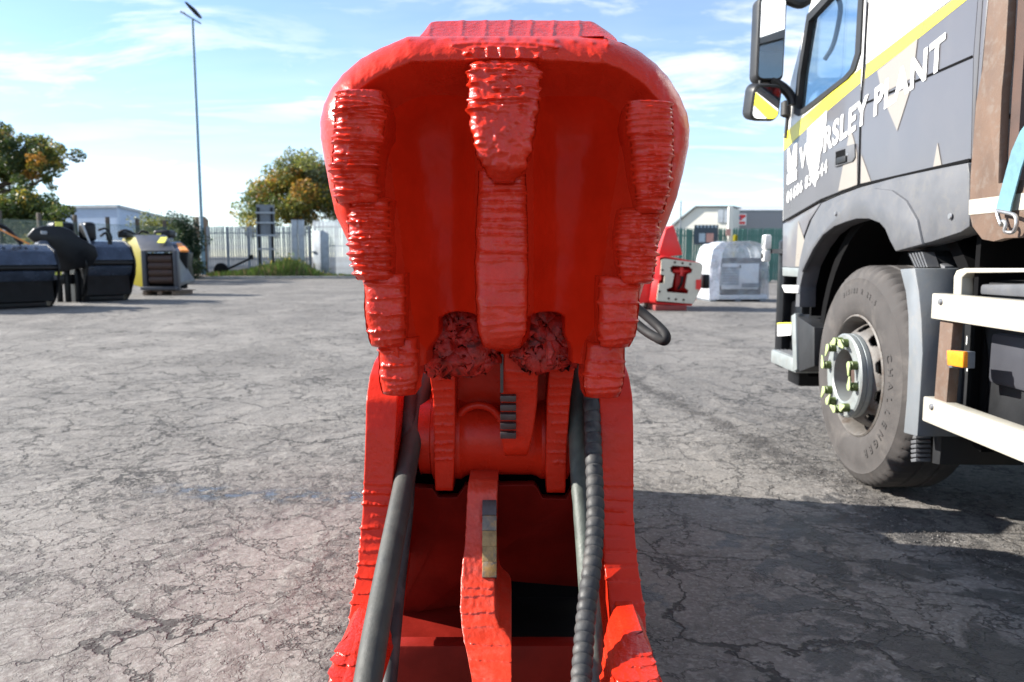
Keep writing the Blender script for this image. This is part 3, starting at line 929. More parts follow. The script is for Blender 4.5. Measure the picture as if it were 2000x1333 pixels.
# --- hub, ribs and upper blade
b = mb = MB()
p = lambda px: PY(px, 860, 2.0).x
zc = PY(980, 852, 2.1).z
prof = [(.090, p(812)), (.104, p(816)), (.104, p(838)), (.118, p(842)), (.118, p(898)), (.110, p(906)), (.106, p(916)), (.106, p(1040)), (.110, p(1050)), (.118, p(1058)), (.118, p(1112)), (.104, p(1116)), (.104, p(1132)), (.09, p(1136))]
mb.lathe(prof, (0, 2.10, zc), 'x', 64)
mb.build('pivot_barrel', M['red'], CR, world=True, smooth=30)
loft([(660, 826, 892, 1.90), (700, 834, 890, 1.91), (780, 846, 889, 1.945), (860, 848, 889, 1.96), (920, 848, 887, 1.97), (962, 850, 884, 1.985)],
     'jaw_rib', M['red'], back=.22, rc=.004, beads=mkbeads(706, 905, 17.5, .004, 2.6, -.95, .75, .12, seed=11, tilt=1, part=.15), lump=.0006, endr=(0, .015), seed=11)
loft([(660, 1072, 1130, 1.90), (705, 1074, 1124, 1.91), (780, 1068, 1114, 1.945), (860, 1066, 1108, 1.96), (920, 1066, 1106, 1.97), (966, 1068, 1104, 1.985)],
     'jaw_rib', M['red'], back=.22, rc=.004, beads=mkbeads(722, 905, 18, .0038, 2.6, -.8, .9, .12, seed=12, tilt=1, part=.15), lump=.0006, endr=(0, .015), seed=12)
loft([(640, 850, 1120, 2.02), (700, 850, 1110, 2.03), (790, 870, 1105, 2.06), (840, 880, 1100, 2.08)], 'web_plate', M['red'], back=.12, rc=.003, lump=.0004, endr=(0, 0))
mb = MB()
cc = PY(935, 836, 2.02)
ring = [(.062 + .011 * math.cos(a), .011 * math.sin(a)) for a in np.linspace(0, 2 * math.pi, 13)[:-1]]
mb.lathe(ring, cc, 'y', 48, closed=True)
mb.build('round_collar', M['red'], CR, world=True)
loft([(660, 984, 1054, 1.86), (725, 982, 1052, 1.87), (745, 980, 1051, 1.88), (790, 978, 1049, 1.90), (850, 978, 1041, 1.91), (896, 986, 1030, 1.93)],
     'blade_holder', M['red'], back=.20, rc=.006, beads=[(728, .003, 3, -1, .9, 2), (744, .002, 3, -.8, .9, 0), (758, .002, 3, -.8, .8, 0), (766, .0018, 3, -.6, .6, 0)], lump=.0005, endr=(0, .03), seed=13)
mb = MB()
mb.prism([(PY(977, 680, 1.865).x, PY(977, 680, 1.865).z), (PY(983, 680, 1.865).x, PY(977, 680, 1.865).z), (PY(983, 768, 1.865).x, PY(980, 768, 1.865).z), (PY(977, 768, 1.865).x, PY(977, 768, 1.865).z)], 'y', 1.865, 2.0)
mb.build('blade_edge', M['steel'], CR, world=True)


def inserts(n, x0, x1, y0, y1, Ya, Yb, m, dep=.022, proud=.009):
    for k in range(n):
        ya, yb = y0 + (y1 - y0) * k / n, y0 + (y1 - y0) * (k + 1) / n
        Y = Ya + (Yb - Ya) * (k + .5) / n
        a, b_ = PY(x0, ya + 3.0, Y), PY(x1, yb - 3.0, Y)
        mm = m if not isinstance(m, list) else m[k % len(m)]
        tilt = math.atan2((Yb - Ya), -(PY(x0, y1, Yb).z - PY(x0, y0, Ya).z))
        mb = MB()
        mb.box(((a.x + b_.x) / 2, Y - proud + dep / 2, (a.z + b_.z) / 2), (b_.x - a.x, dep, (a.z - b_.z) / max(.5, math.cos(tilt))), Matrix.Rotation(tilt, 3, 'X'))
        mb.build('cutter_insert', mm, CR, bevel=.0014, world=True)


inserts(5, 977, 1008, 768, 858, 1.885, 1.905, M['steel'])

# --- fixed lower jaw: two side plates, the middle blade, body plate and cross beam
SPR = [(686, 2.20), (692, 2.14), (705, 2.075), (735, 1.995), (780, 1.932), (840, 1.905), (900, 1.894), (960, 1.882), (1000, 1.868), (1050, 1.84), (1100, 1.80), (1150, 1.745), (1200, 1.68), (1260, 1.59), (1333, 1.475), (1420, 1.35), (1520, 1.23)]
lo = np.interp([s[0] for s in SPR], [686, 705, 735, 780, 900, 1000, 1100, 1210, 1333, 1520], [744, 732, 722, 715, 712, 708, 699, 681, 674, 655])
li = np.interp([s[0] for s in SPR], [686, 735, 780, 900, 1000, 1100, 1210, 1333, 1520], [786, 782, 777, 770, 764, 757, 744, 722, 690])
ro = np.interp([s[0] for s in SPR], [686, 705, 735, 780, 870, 1000, 1100, 1210, 1333, 1520], [1208, 1218, 1229, 1236, 1238, 1237, 1245, 1262, 1268, 1285])
ri = np.interp([s[0] for s in SPR], [686, 735, 780, 900, 1000, 1100, 1220, 1333, 1520], [1164, 1168, 1170, 1175, 1177, 1180, 1196, 1214, 1240])
BL = [(945, .0022, 3, -1, 1, 1)] + mkbeads(962, 1215, 25, .0062, 3.4, -1, 1, .18, seed=21, tilt=2, part=.1)
BRr = [(948, .0022, 3, -1, 1, 1)] + mkbeads(975, 1150, 26, .0046, 3.0, -1, 1, .18, seed=22, tilt=2, part=.2) + mkbeads(1180, 1222, 22, .0065, 4, -.9, .95, .1, seed=23, tilt=1, part=0)
loft([(s[0], a, b_, s[1]) for s, a, b_ in zip(SPR, lo, li)], 'side_plate', M['red'], back=.62, rc=.004, beads=BL, lump=.0005, endr=(0, 0), seed=21)
loft([(s[0], a, b_, s[1]) for s, a, b_ in zip(SPR, ro * 0 + ri, ro)], 'side_plate', M['red'], back=.62, rc=.004, beads=BRr, lump=.0005, endr=(0, 0), seed=22)
loft([(1260, 670, 712, 1.50), (1282, 652, 718, 1.475), (1305, 645, 718, 1.445), (1333, 638, 718, 1.40), (1420, 622, 716, 1.31), (1500, 610, 705, 1.22)],
     'front_tooth', T, back=.16, rc=.022, crown=.012, beads=[(1276, .004, 5, -.9, .2, -3), (1295, .004, 4, -.9, .9, 2), (1322, .004, 4, -.9, .9, 2), (1360, .004, 4, -.9, .9, 2)], lump=.004, lumpf=50, bead_gain=2.6, endr=(.035, .01), seed=24)
loft([(1264, 1228, 1266, 1.50), (1284, 1212, 1278, 1.475), (1305, 1206, 1284, 1.445), (1333, 1200, 1292, 1.40), (1420, 1192, 1304, 1.31), (1500, 1186, 1312, 1.22)],
     'front_tooth', T, back=.16, rc=.022, crown=.012, beads=[(1282, .005, 5, -.4, .8, 3), (1300, .004, 4, -.3, .9, 2), (1326, .004, 4, -.9, .9, 2), (1360, .004, 4, -.9, .9, 2)], lump=.005, lumpf=42, bead_gain=2.6, endr=(.05, .01), seed=25)
MBR = [(938, 916, 972, 1.935), (960, 912, 972, 1.905), (1000, 911, 970, 1.885), (1060, 908, 969, 1.85), (1128, 900, 966, 1.79), (1200, 899, 968, 1.70), (1225, 901, 974, 1.665), (1240, 904, 990, 1.645), (1252, 906, 998, 1.63), (1290, 914, 999, 1.57), (1333, 922, 999, 1.50), (1420, 930, 998, 1.38), (1500, 935, 996, 1.28)]
loft(MBR, 'middle_blade', M['redworn'], back=.34, rc=.005, nf=30, beads=[(1146, .004, 4, -.8, .8, 1), (1162, .004, 4, -.9, .8, -2), (1194, .005, 4.5, -.9, .9, -2), (1222, .004, 4, -.8, .6, -2), (1256, .0055, 4.5, -.7, .8, 2), (1287, .0055, 4.5, -.8, .9, 3), (1322, .0055, 4.5, -.8, .9, 2), (1360, .005, 4.5, -.8, .9, 2)], lump=.0011, lumpf=90, bead_gain=1.6, endr=(.006, 0), seed=26)
inserts(5, 942, 970, 979, 1130, 1.893, 1.790, [M['steel'], M['steelrust'], M['steelgold'], M['steelgold'], M['steelrust']])

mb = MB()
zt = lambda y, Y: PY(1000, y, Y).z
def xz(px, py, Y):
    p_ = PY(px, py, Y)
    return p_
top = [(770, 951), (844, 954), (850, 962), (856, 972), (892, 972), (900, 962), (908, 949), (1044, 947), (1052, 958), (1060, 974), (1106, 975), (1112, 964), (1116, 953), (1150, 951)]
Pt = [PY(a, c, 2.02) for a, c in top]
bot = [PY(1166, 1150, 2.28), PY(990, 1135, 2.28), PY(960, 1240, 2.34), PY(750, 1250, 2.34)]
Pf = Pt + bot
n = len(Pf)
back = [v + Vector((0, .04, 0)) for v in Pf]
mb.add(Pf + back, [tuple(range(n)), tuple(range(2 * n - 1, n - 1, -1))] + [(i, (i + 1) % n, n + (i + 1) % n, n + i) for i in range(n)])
mb.build('body_plate', M['redshade'], CR, world=True, bevel=.002)
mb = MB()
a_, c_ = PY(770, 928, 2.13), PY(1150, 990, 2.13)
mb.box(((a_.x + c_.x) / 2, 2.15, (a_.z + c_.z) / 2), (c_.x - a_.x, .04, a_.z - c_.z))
mb.build('gap_shade', M['void'], CR, world=True)  # black strip added to stand for the shade in the gap below the barrel
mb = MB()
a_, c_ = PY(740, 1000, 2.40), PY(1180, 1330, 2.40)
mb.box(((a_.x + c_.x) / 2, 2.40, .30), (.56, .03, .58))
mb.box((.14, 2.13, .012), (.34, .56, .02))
mb.build('cavity_shade', M['void'], CR, world=True)  # black sheets added to stand for the deep shade in the cavity
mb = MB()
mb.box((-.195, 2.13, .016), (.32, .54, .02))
mb.build('inner_floor', M['redshade'], CR, world=True)
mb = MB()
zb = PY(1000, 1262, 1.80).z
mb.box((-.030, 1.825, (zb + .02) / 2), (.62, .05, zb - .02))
mb.build('cross_beam', M['redshade'], CR, world=True, bevel=.006)
# body behind the jaws
mb = MB()
mb.prism([(2.42, .06), (3.0, .06), (3.18, .2), (3.18, .92), (3.0, 1.0), (2.62, 1.0), (2.42, .80)], 'x', -.30, .27)
mb.build('body_housing', M['red'], CR, world=True, bevel=.015)
mb = MB()
mb.lathe([(.20, 3.17), (.29, 3.18), (.29, 3.30), (.24, 3.31), (.24, 3.38)], (-.015, 0, .53), 'y', 56)
mb.build('rotator', M['black'], CR, world=True)
mb = MB()
mb.prism([(3.36, .08), (3.66, .08), (3.66, 1.0), (3.52, 1.04), (3.36, .94)], 'x', -.34, -.27)
mb.prism([(3.36, .08), (3.66, .08), (3.66, 1.0), (3.52, 1.04), (3.36, .94)], 'x', .24, .31)
mb.box((-.015, 3.40, .52), (.60, .06, .84))
mb.build('mounting_bracket', M['red'], CR, world=True, bevel=.012)

# --- hydraulic hoses
def hose(name, pts, r, m, n=60, seg=18, ripple=0.0, nr=0):
    path = smooth_path([PD(*p_) for p_ in pts], n)
    rs = [r * (1 + (ripple * (abs(math.sin(math.pi * nr * i / n)) ** .6 - .5) if nr else 0)) for i in range(n + 1)]
    mb = MB()
    mb.tube(path, rs, seg)
    return mb.build(name, m, CR, world=True, smooth=50)


hose('hydraulic_hose', [(846, 650, 2.28), (838, 700, 2.22), (814, 810, 2.10), (792, 930, 1.96), (763, 1080, 1.70), (735, 1230, 1.50), (718, 1333, 1.40), (706, 1410, 1.33)], .0265, M['hose'])
hose('hydraulic_hose', [(800, 760, 2.1), (795, 960, 2.0), (778, 1130, 1.92), (766, 1250, 1.80), (752, 1400, 1.66)], .020, M['hoseblack'])
hose('hydraulic_hose', [(1130, 660, 2.12), (1127, 800, 2.04), (1132, 930, 1.95), (1142, 1050, 1.86), (1152, 1180, 1.77), (1166, 1320, 1.66), (1176, 1420, 1.6)], .0235, M['hosegreen'])
hose('spiral_guard_hose', [(1150, 690, 2.02), (1156, 800, 1.96), (1160, 900, 1.88), (1163, 1000, 1.79), (1158, 1090, 1.71), (1146, 1190, 1.62), (1138, 1290, 1.54), (1131, 1400, 1.45)], .0200, M['hoseblack'], n=330, seg=18, ripple=.17, nr=33)
hose('hose_loop', [(1200, 570, 2.45), (1236, 597, 2.42), (1262, 617, 2.40), (1288, 640, 2.36), (1300, 655, 2.33), (1298, 666, 2.32), (1284, 661, 2.34), (1262, 648, 2.4), (1240, 630, 2.44), (1205, 600, 2.5)], .0150, M['hosematt'], n=60)

# ------------------------------------------------------------------ the lorry on the right, heading away
T_RZ = R(-1.26)
TR = thing('lorry', 'grey, white and yellow lorry cab with a rusty flat body parked at the right', 'lorry', (1.735, 3.73, 0), T_RZ)
TINV = INV[TR.name]
TC = TINV @ Vector((0, 0, CAM_H))


def TP(px, py, x=0.0):
    """pixel to (y, z) on the lorry's own plane x = const (x grows inwards, y forwards)"""
    d = TINV.to_3x3() @ ray(px, py)
    p = TC + d * ((x - TC.x) / d.x)
    return (p.y, p.z)


def panel(name, px, x0, th, m, bevel=0.004, extra=None, parent=TR):
    pts = [TP(a, c, x0) for a, c in px] if extra is None else extra
    mb = MB()
    mb.prism(pts, 'x', x0, x0 + th)
    return mb.build(name, m, parent, bevel=bevel)


ysm = TP(1682, 205)[0]           # door seam
yrr = TP(1902, 250)[0]           # rear edge of the cab
yfr = TP(1528, 430)[0]           # front edge at the bottom
zroof = 3.05
W_ = 2.46
# A pillar line and window line continued above the frame at their own slope
pa, pb = TP(1544, 163), TP(1576, 38)
def up(a, b_, z):
    t = (z - a[1]) / (b_[1] - a[1])
    return (a[0] + (b_[0] - a[0]) * t, z)
atop = up(pa, pb, 2.72)
door_out = [TP(1529, 434), TP(1531, 290), TP(1537, 228), pa, pb, atop, (ysm + .004, 2.80), (ysm + .004, TP(1680, 361)[1]), TP(1605, 390)]
wa, wb, wc, wd = TP(1556, 217), TP(1563, 146), TP(1585, 8), TP(1683, 20)
win = [wa, wb, up(wb, wc, 2.52), (wd[0], 2.58), TP(1678, 104), TP(1668, 136), TP(1655, 152), TP(1575, 214), TP(1564, 221)]


def holed(name, outer, hole, x0, th, m, parent=TR):
    bm = bmesh.new()
    es = []
    for loop in (outer, hole):
        vs = [bm.verts.new((x0, a, c)) for a, c in loop]
        es += [bm.edges.new((vs[i], vs[(i + 1) % len(vs)])) for i in range(len(vs))]
    bmesh.ops.triangle_fill(bm, use_beauty=True, use_dissolve=False, edges=es)
    ret = bmesh.ops.extrude_face_region(bm, geom=bm.faces[:])
    for v in ret['geom']:
        if isinstance(v, bmesh.types.BMVert):
            v.co.x += th
    bmesh.ops.recalc_face_normals(bm, faces=bm.faces)
    me = bpy.data.meshes.new(name)
    bm.to_mesh(me)
    bm.free()
    me.materials.append(m)
    o = bpy.data.objects.new(name, me)
    COL.objects.link(o)
    o.parent = parent
    return o


door = holed('door', door_out, win, 0.0, .05, M['white'])
door['label'] = 'nearside cab door with a window and black frame'
zs = TP(1680, 361)[1]
rear_pts = [(ysm - .004, zs), (ysm - .004, 2.80), (yrr + .03, 2.80), (yrr, 2.74), (yrr, TP(1897, 312)[1])]
panel('rear_side_panel', None, 0.0, .05, M['graphite'], .006, rear_pts)
ya_, yb_ = TP(1692, 126), TP(1912, -42)
panel('white_field', None, -.0015, .0012, M['white'], 0, [ya_, (ysm - .006, 2.79), (yrr + .03, 2.79), yb_])
# window: rubber frame and glass
def ring_pts(pts, g):
    c = Vector((sum(a for a, _ in pts) / len(pts), sum(b_ for _, b_ in pts) / len(pts)))
    return [tuple(Vector(p_) + (c - Vector(p_)).normalized() * g) for p_ in pts]
fr = holed('window_frame', ring_pts(win, -.03), ring_pts(win, .03), -.010, .035, M['blackmatt'], door)
panel('window_glass', None, .018, .006, M['glass'], 0, win, door)
# other walls of the cab
holed('far_side_panel', [(yfr, zs - .2), (yfr, 1.9), atop, (yrr, 2.8), (yrr, zs)], [(wa[0], wa[1]), (wb[0], wb[1]), up(wb, wc, 2.52), (wd[0], 2.58), (wd[0], TP(1664, 140)[1])], W_ - .05, .05, M['white'])
panel('far_window_glass', None, W_ - .03, .006, M['glass'], 0, win)
mb = MB()
mb.prism([(atop[0], 2.72), (ysm, 2.80), (yrr, 2.80), (yrr, zroof), (ysm, zroof + .05), (atop[0] - .15, 2.92)], 'x', 0.02, W_ - .02)
mb.build('cab_roof', M['white'], TR, bevel=.03)
mb = MB()
mb.box((W_ / 2, yrr + .03, (zs + 2.8) / 2), (W_ - .12, .05, 2.8 - zs))
mb.build('cab_back_wall', M['white'], TR, bevel=.01)
mb = MB()
a, c = Vector((0, yfr - .03, 1.95)), Vector((0, atop[0] + .0, 2.72))
mb.add([(0.06, a.y, a.z), (W_ - .06, a.y, a.z), (W_ - .06, c.y, c.z), (.06, c.y, c.z), (0.06, a.y - .008, a.z), (W_ - .06, a.y - .008, a.z), (W_ - .06, c.y - .008, c.z), (.06, c.y - .008, c.z)],
       [(0, 1, 2, 3), (7, 6, 5, 4), (0, 1, 5, 4), (2, 3, 7, 6), (1, 2, 6, 5), (0, 3, 7, 4)])
mb.build('windscreen', M['glass'], TR)
mb = MB()
mb.box((W_ / 2, yfr - .06, 1.50), (W_ - .06, .10, .92))
mb.build('front_panel', M['white'], TR, bevel=.02)
mb = MB()
mb.box((W_ / 2, yfr - .30, 1.78), (W_ - .14, .46, .34))
mb.build('dashboard', M['blackmatt'], TR, bevel=.04)
mb = MB()
mb.lathe([(.20 + .017 * math.cos(t), .017 * math.sin(t)) for t in np.linspace(0, 6.283, 11)[:-1]], (0, 0, 0), 'z', 32, closed=True)
sw = mb.build('steering_wheel', M['blackmatt'], TR)
sw.location, sw.rotation_euler = (W_ - .55, yfr - .62, 2.02), (R(-50), 0, 0)
for x in (.55, W_ - .55):
    mb = MB()
    mb.box((x, yrr + .75, 1.72), (.50, .52, .16))
    mb.box((x, yrr + .42, 1.95), (.46, .13, .42), Matrix.Rotation(R(8), 3, 'X'))
    mb.build('cab_seat', M['blackmatt'], TR, bevel=.05)
mb = MB()
mb.tube(smooth_path([(.10, yfr - .35, 2.28), (.13, yfr - .40, 2.36), (.13, yfr - .48, 2.52), (.10, yfr - .50, 2.60)], 14), .014, 8)
mb.build('grab_handle', M['blackmatt'], TR)
mb = MB()
mb.box((W_ / 2, (atop[0] + yrr) / 2, 2.76), (W_ - .14, atop[0] - yrr - .1, .05))
mb.build('headlining', M['machgrey'], TR)

# vinyl on the cab side: grey field, yellow stripe, shards and lettering
def vinyl(name, px, m, lift, th=.0012, parent=TR):
    return panel(name, px, -lift, th, m, 0, None, parent)
vinyl('grey_band', [(1530.5, 294), (1578, 248), (1681, 162), (1677.5, 361.6), (1605, 390.5), (1529.5, 434)], M['graphite'], .0015, parent=door)
vinyl('grey_band', [(1690, 153), (1800, 69), (1888, -1), (1911, -20), (1901, 108), (1684.5, 204)], M['graphite'], .0015)
vinyl('grey_band', [(1684, 207.5), (1901, 113), (1896, 311), (1680, 361)], M['graphite'], .0015)
vinyl('yellow_stripe', [(1531, 262), (1560, 236), (1681.5, 133), (1680, 162), (1578, 249), (1530.5, 295)], M['yellow'], .003, parent=door)
vinyl('yellow_stripe', [(1693, 124), (1863, -1), (1912, -40), (1911, -20), (1888, 0), (1800, 70), (1690, 154)], M['yellow'], .003)
vinyl('white_shard', [(1577, 252), (1615, 216), (1613, 242), (1605, 281), (1601, 308), (1592, 366), (1584, 347), (1576, 312)], M['decal'], .0045, parent=door)
vinyl('beige_shard', [(1660, 252), (1666, 268), (1674, 300), (1674, 362), (1637, 374)], M['beige'], .0045, parent=door)
vinyl('beige_shard', [(1682, 302), (1701, 355.5), (1681, 360)], M['beige'], .0045)
vinyl('beige_shard', [(1713, 139), (1792, 76), (1783, 152), (1723, 183)], M['beige'], .0045)
vinyl('beige_shard', [(1725, 193), (1780, 168), (1752, 256)], M['beige'], .0045)
vinyl('beige_shard', [(1831, 279), (1839, 325), (1822, 329)], M['beige'], .0045)
# emblem: a block W with a crown-like foot
emb = [(1538, 291), (1541, 287), (1545, 320), (1552, 281), (1557, 276), (1556, 352), (1537, 362)]
vinyl('emblem', [(1538, 292), (1541.5, 289), (1545.5, 312), (1551.5, 283), (1556.5, 279), (1556, 322), (1552.5, 333), (1549, 318), (1546, 332), (1541, 345), (1538, 330)], M['decal'], .006, parent=door)
vinyl('emblem', [(1537.5, 340), (1541, 349), (1546, 336), (1549, 322), (1552.5, 338), (1556, 330), (1555.5, 351), (1537, 362)], M['decal'], .006, parent=door)


def lettering(name, body, p0, p1, height, off, spacing=1.0, parent=TR, lift=.0058, m='decal'):
    vs, fs = text_mesh(body, 1.0, off, 0.0, spacing)
    w0, w1 = min(v.x for v in vs), max(v.x for v in vs)
    h = max(v.y for v in vs)
    a, c = TP(*p0), TP(*p1)
    L = math.hypot(c[0] - a[0], c[1] - a[1])
    dx = Vector((c[0] - a[0], c[1] - a[1])) / L
    up_ = Vector((0, 1))
    sx_, sy_ = L / (w1 - w0), height / h
    out = []
    for v in vs:
        q_ = Vector(a) + dx * ((v.x - w0) * sx_) + up_ * (v.y * sy_)
        out.append((-lift, q_.x, q_.y))
    # one part per letter: the font's characters do not touch
    comp = list(range(len(vs)))
    def find(i):
        while comp[i] != i:
            comp[i] = comp[comp[i]]
            i = comp[i]
        return i
    for f in fs:
        for i in f[1:]:
            comp[find(i)] = find(f[0])
    groups = {}
    for f in fs:
        groups.setdefault(find(f[0]), []).append(f)
    for fl in groups.values():
        used = sorted({i for f in fl for i in f})
        idx = {i: k for k, i in enumerate(used)}
        mb = MB()
        mb.add([out[i] for i in used], [tuple(idx[i] for i in f) for f in fl])
        mb.build(name, M[m], parent, smooth=0, recalc=False)


lh = lambda p_, q_: TP(*q_)[1] - TP(*p_)[1]
def gap(name, pts, w=.004):
    for a_, b_ in zip(pts[:-1], pts[1:]):
        (y0, z0), (y1, z1) = TP(*a_), TP(*b_)
        mb = MB()
        mb.bar((-.0048, y0, z0), (-.0048, y1, z1), .0016, w * 2)
        mb.build(name, M['void'], TR)
gap('panel_gap', [(1697, 5), (1690, 110), (1682.5, 205), (1678.5, 361)], .006)
gap('panel_gap', [(1683, 205.8), (1901, 110.5)], .004)
gap('panel_gap', [(1530, 434), (1605, 391), (1678, 362.5), (1896, 313)], .006)
lettering('letter', 'WORSLEY PLANT', (1562, 332), (1846, 128), lh((1839, 133), (1839, 68)) * .97, .030, 1.10)
lettering('digit', '01606 833544', (1538, 398), (1617, 336), lh((1608, 343), (1608, 318)), .016, 1.12, parent=door)

# door handle
hp = [(1629, 292), (1668, 281), (1669, 308), (1664, 316), (1630, 327), (1628, 318)]
hd = panel('door_handle', hp, -.012, .012, M['fender'], .003, None, door)
panel('handle_recess', [(1632, 297), (1651, 291), (1651, 318), (1632, 323)], -.0125, .002, M['void'], 0, None, hd)
panel('handle_grip', [(1633, 309), (1651, 304), (1651, 316), (1633, 321)], -.022, .012, M['blackmatt'], .002, None, hd)
mb = MB()
mb.lathe([(.008, -.0145), (.008, -.012)], (0,) + TP(1660, 303), 'x', 14)
mb.build('door_lock', M['zinc'], hd)

# rear corner, front corner, wheel arch
panel('corner_trim', [(1899, 112), (1909, 40), (1921, -40), (1933, -40), (1911, 200), (1902, 312), (1897, 312)], .004, .04, M['graphite'], .004)
panel('side_corner_panel', [(1529, 438), (1604, 395), (1580, 432), (1566, 470), (1559, 523), (1528, 521)], .004, .06, M['silver'], .004)
vinyl('beige_shard', [(1559, 432), (1575, 482), (1563, 521), (1553, 521)], M['beige'], -.001)
panel('lower_trim', [(1528, 522), (1560, 524), (1558, 541), (1528, 539)], -.006, .07, M['hub'], .003)
arch_o = [(1604, 397), (1640, 381), (1680, 366), (1750, 347), (1830, 330), (1890, 318), (1893, 340), (1893, 443), (1876, 454), (1818, 473), (1748, 491)]
arch_i = [(1737, 470), (1728, 448), (1717, 436), (1696, 428), (1672, 428), (1651, 434), (1628, 443), (1606, 460), (1588, 486), (1571, 520), (1562, 560), (1561, 600)]
panel('wheel_arch', arch_o + arch_i + [(1553, 600), (1556, 545), (1562, 505), (1572, 462), (1585, 428)], -.020, .10, M['fender'], .006)
lip_o = [(1800, 478), (1790, 430), (1768, 392), (1740, 372), (1706, 368), (1672, 377), (1640, 392), (1612, 414), (1592, 446), (1574, 490), (1562, 530)]
lip_i = [(1566, 532), (1571, 520), (1588, 486), (1606, 460), (1628, 443), (1651, 434), (1672, 428), (1696, 428), (1717, 436), (1728, 448), (1737, 470), (1748, 492)]
panel('arch_flare', lip_o + lip_i, -.032, .03, M['fender'], .008)
for a, c in ((1634, 418), (1854, 423)):
    mb = MB()
    pos = TP(a, c, -.03)
    mb.lathe([(.013, -.034 if a < 1700 else -.027), (.010, -.040 if a < 1700 else -.031)], (0,) + pos, 'x', 14)
    mb.build('arch_screw', M['zinc'], TR)
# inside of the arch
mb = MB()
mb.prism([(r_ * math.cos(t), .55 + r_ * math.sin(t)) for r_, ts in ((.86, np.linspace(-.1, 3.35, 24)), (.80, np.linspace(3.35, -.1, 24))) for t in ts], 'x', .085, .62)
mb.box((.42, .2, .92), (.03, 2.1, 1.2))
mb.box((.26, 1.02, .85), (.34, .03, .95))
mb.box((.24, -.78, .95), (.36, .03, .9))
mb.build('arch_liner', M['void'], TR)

# bumper corner, steps
mb = MB()
mb.box((.10, TP(1538, 560, .1)[0] - .02, .80), (.12, .14, .86))
mb.box((W_ / 2, yfr - .02, .55), (W_ - .2, .22, .55))
mb.build('bumper', M['black'], TR, bevel=.02)
y0, z0 = TP(1555, 700)
panel('step_side', [(1551, 614), (1590, 640), (1590, 716), (1562, 726), (1549, 724)], .0, .30, M['blackmatt'], .006)
panel('step_edge', [(1545, 617), (1553, 612), (1556, 722), (1549, 727)], -.012, .05, M['hub'], .004)
mb = MB()
yy, zz = TP(1556, 728)
yf2 = TP(1508, 700)[0]
mb.box((.11, (yy + yf2) / 2, zz + .04), (.24, abs(yf2 - yy), .09))
stp = mb.build('cab_step', M['hub'], TR, bevel=.012)
for k in range(8):
    mb = MB()
    mb.box((.02 + .024 * k, (yy + yf2) / 2, zz + .088), (.009, abs(yf2 - yy) * .8, .008))
    mb.build('step_grip', M['fender'], stp)
panel('step_plate', [(1526, 557), (1558, 558), (1558, 573), (1532, 572)], -.03, .10, M['white'], .004)
vinyl('warning_label', [(1518, 634), (1545, 633), (1545, 655), (1518, 657)], M['decal'], -.035)
vinyl('warning_label_band', [(1518, 631), (1545, 630), (1545, 634), (1518, 635)], M['sticker'], -.033)
# marker lamp and camera on the front corner
pos = TP(1503, 476)
mb = MB(); mb.box((-.02, pos[0], pos[1] + .01), (.05, .07, .10)); cl_ = mb.build('corner_lamp', M['white'], TR, bevel=.012)
mb = MB(); mb.box((-.047, pos[0] - .0, pos[1] + .012), (.006, .045, .055)); mb.build('lamp_lens', M['hub'], cl_, bevel=.002)
pos = TP(1502, 500)
mb = MB(); mb.box((-.02, pos[0], pos[1] + .0), (.05, .06, .08)); cl_ = mb.build('side_camera', M['white'], TR, bevel=.012)
mb = MB(); mb.lathe([(.019, -.052), (.016, -.044)], (0, pos[0], pos[1] - .0), 'x', 20); mb.build('camera_lens', M['blackmatt'], cl_)
mb = MB(); mb.bar((.02, yfr, pos[1] + .03), (.02, pos[0], pos[1] + .03), .025, .03); mb.build('lamp_arm', M['blackmatt'], TR)

# mirrors: they face back along the lorry
def mirror_unit(name, px0, px1, py0, py1, dep, parent=TR, tilt=0.0, rad=.05, pitch=2):
    a, c = PD(px0, py1, dep), PD(px1, py0, dep)
    ctr = TINV @ ((a + c) / 2)
    hw, hh = (c.x - a.x) / 2, (c.z - a.z) / 2
    def rr(hw, hh, r, n=6):
        res = []
        for cx, cy, s in ((hw - r, hh - r, 0), (-hw + r, hh - r, 1), (-hw + r, -hh + r, 2), (hw - r, -hh + r, 3)):
            for k in range(n + 1):
                t = (s + k / n) * math.pi / 2
                res.append((cx + r * math.cos(t), cy + r * math.sin(t)))
        return res
    mb = MB()
    mb.prism(rr(hw, hh, rad), 'y', -.02, .11)
    o = mb.build(name, M['mirrorcase'], parent, bevel=.02)
    o.location = ctr
    o.rotation_euler = (R(pitch), 0, R(tilt))
    mb = MB()
    mb.prism(rr(hw - .010, hh - .012, rad * .8), 'y', -.028, -.02)
    rm = mb.build('mirror_rim', M['blackmatt'], o)
    mb = MB()
    mb.prism(rr(hw - .016, hh - .018, rad * .7), 'y', -.0295, -.0275)
    mb.build('mirror_glass', M['mirror'], o, smooth=0)
    return o
mirror_unit('main_mirror', 1476, 1533, -4, 158, 4.75, tilt=3, rad=.045)
mirror_unit('wide_mirror', 1463, 1524, 166, 236, 4.75, tilt=9, rad=.05, pitch=14)
for pts in ([(1500, 2), (1530, -2), (1562, 8), (1585, -4)], [(1505, 158), (1530, 172), (1545, 190), (1548, 205)], [(1484, 150), (1486, 172)]):
    mb = MB()
    pp = [TINV @ PD(a, c, 4.78) for a, c in pts]
    pp[-1].x = max(pp[-1].x, -.02) if len(pts) > 2 else pp[-1].x
    mb.tube(smooth_path(pp, 14), .030 if len(pts) > 2 else .012, 10)
    mb.build('mirror_arm', M['mirrorcase'], TR)
pos = TP(1544, 205)
mb = MB(); mb.lathe([(.03, -.05), (.045, -.04), (.045, .04), (.03, .05)], (-.005, pos[0] + .03, pos[1] - .02), 'z', 24); mb.build('mirror_hinge', M['mirrorcase'], TR)
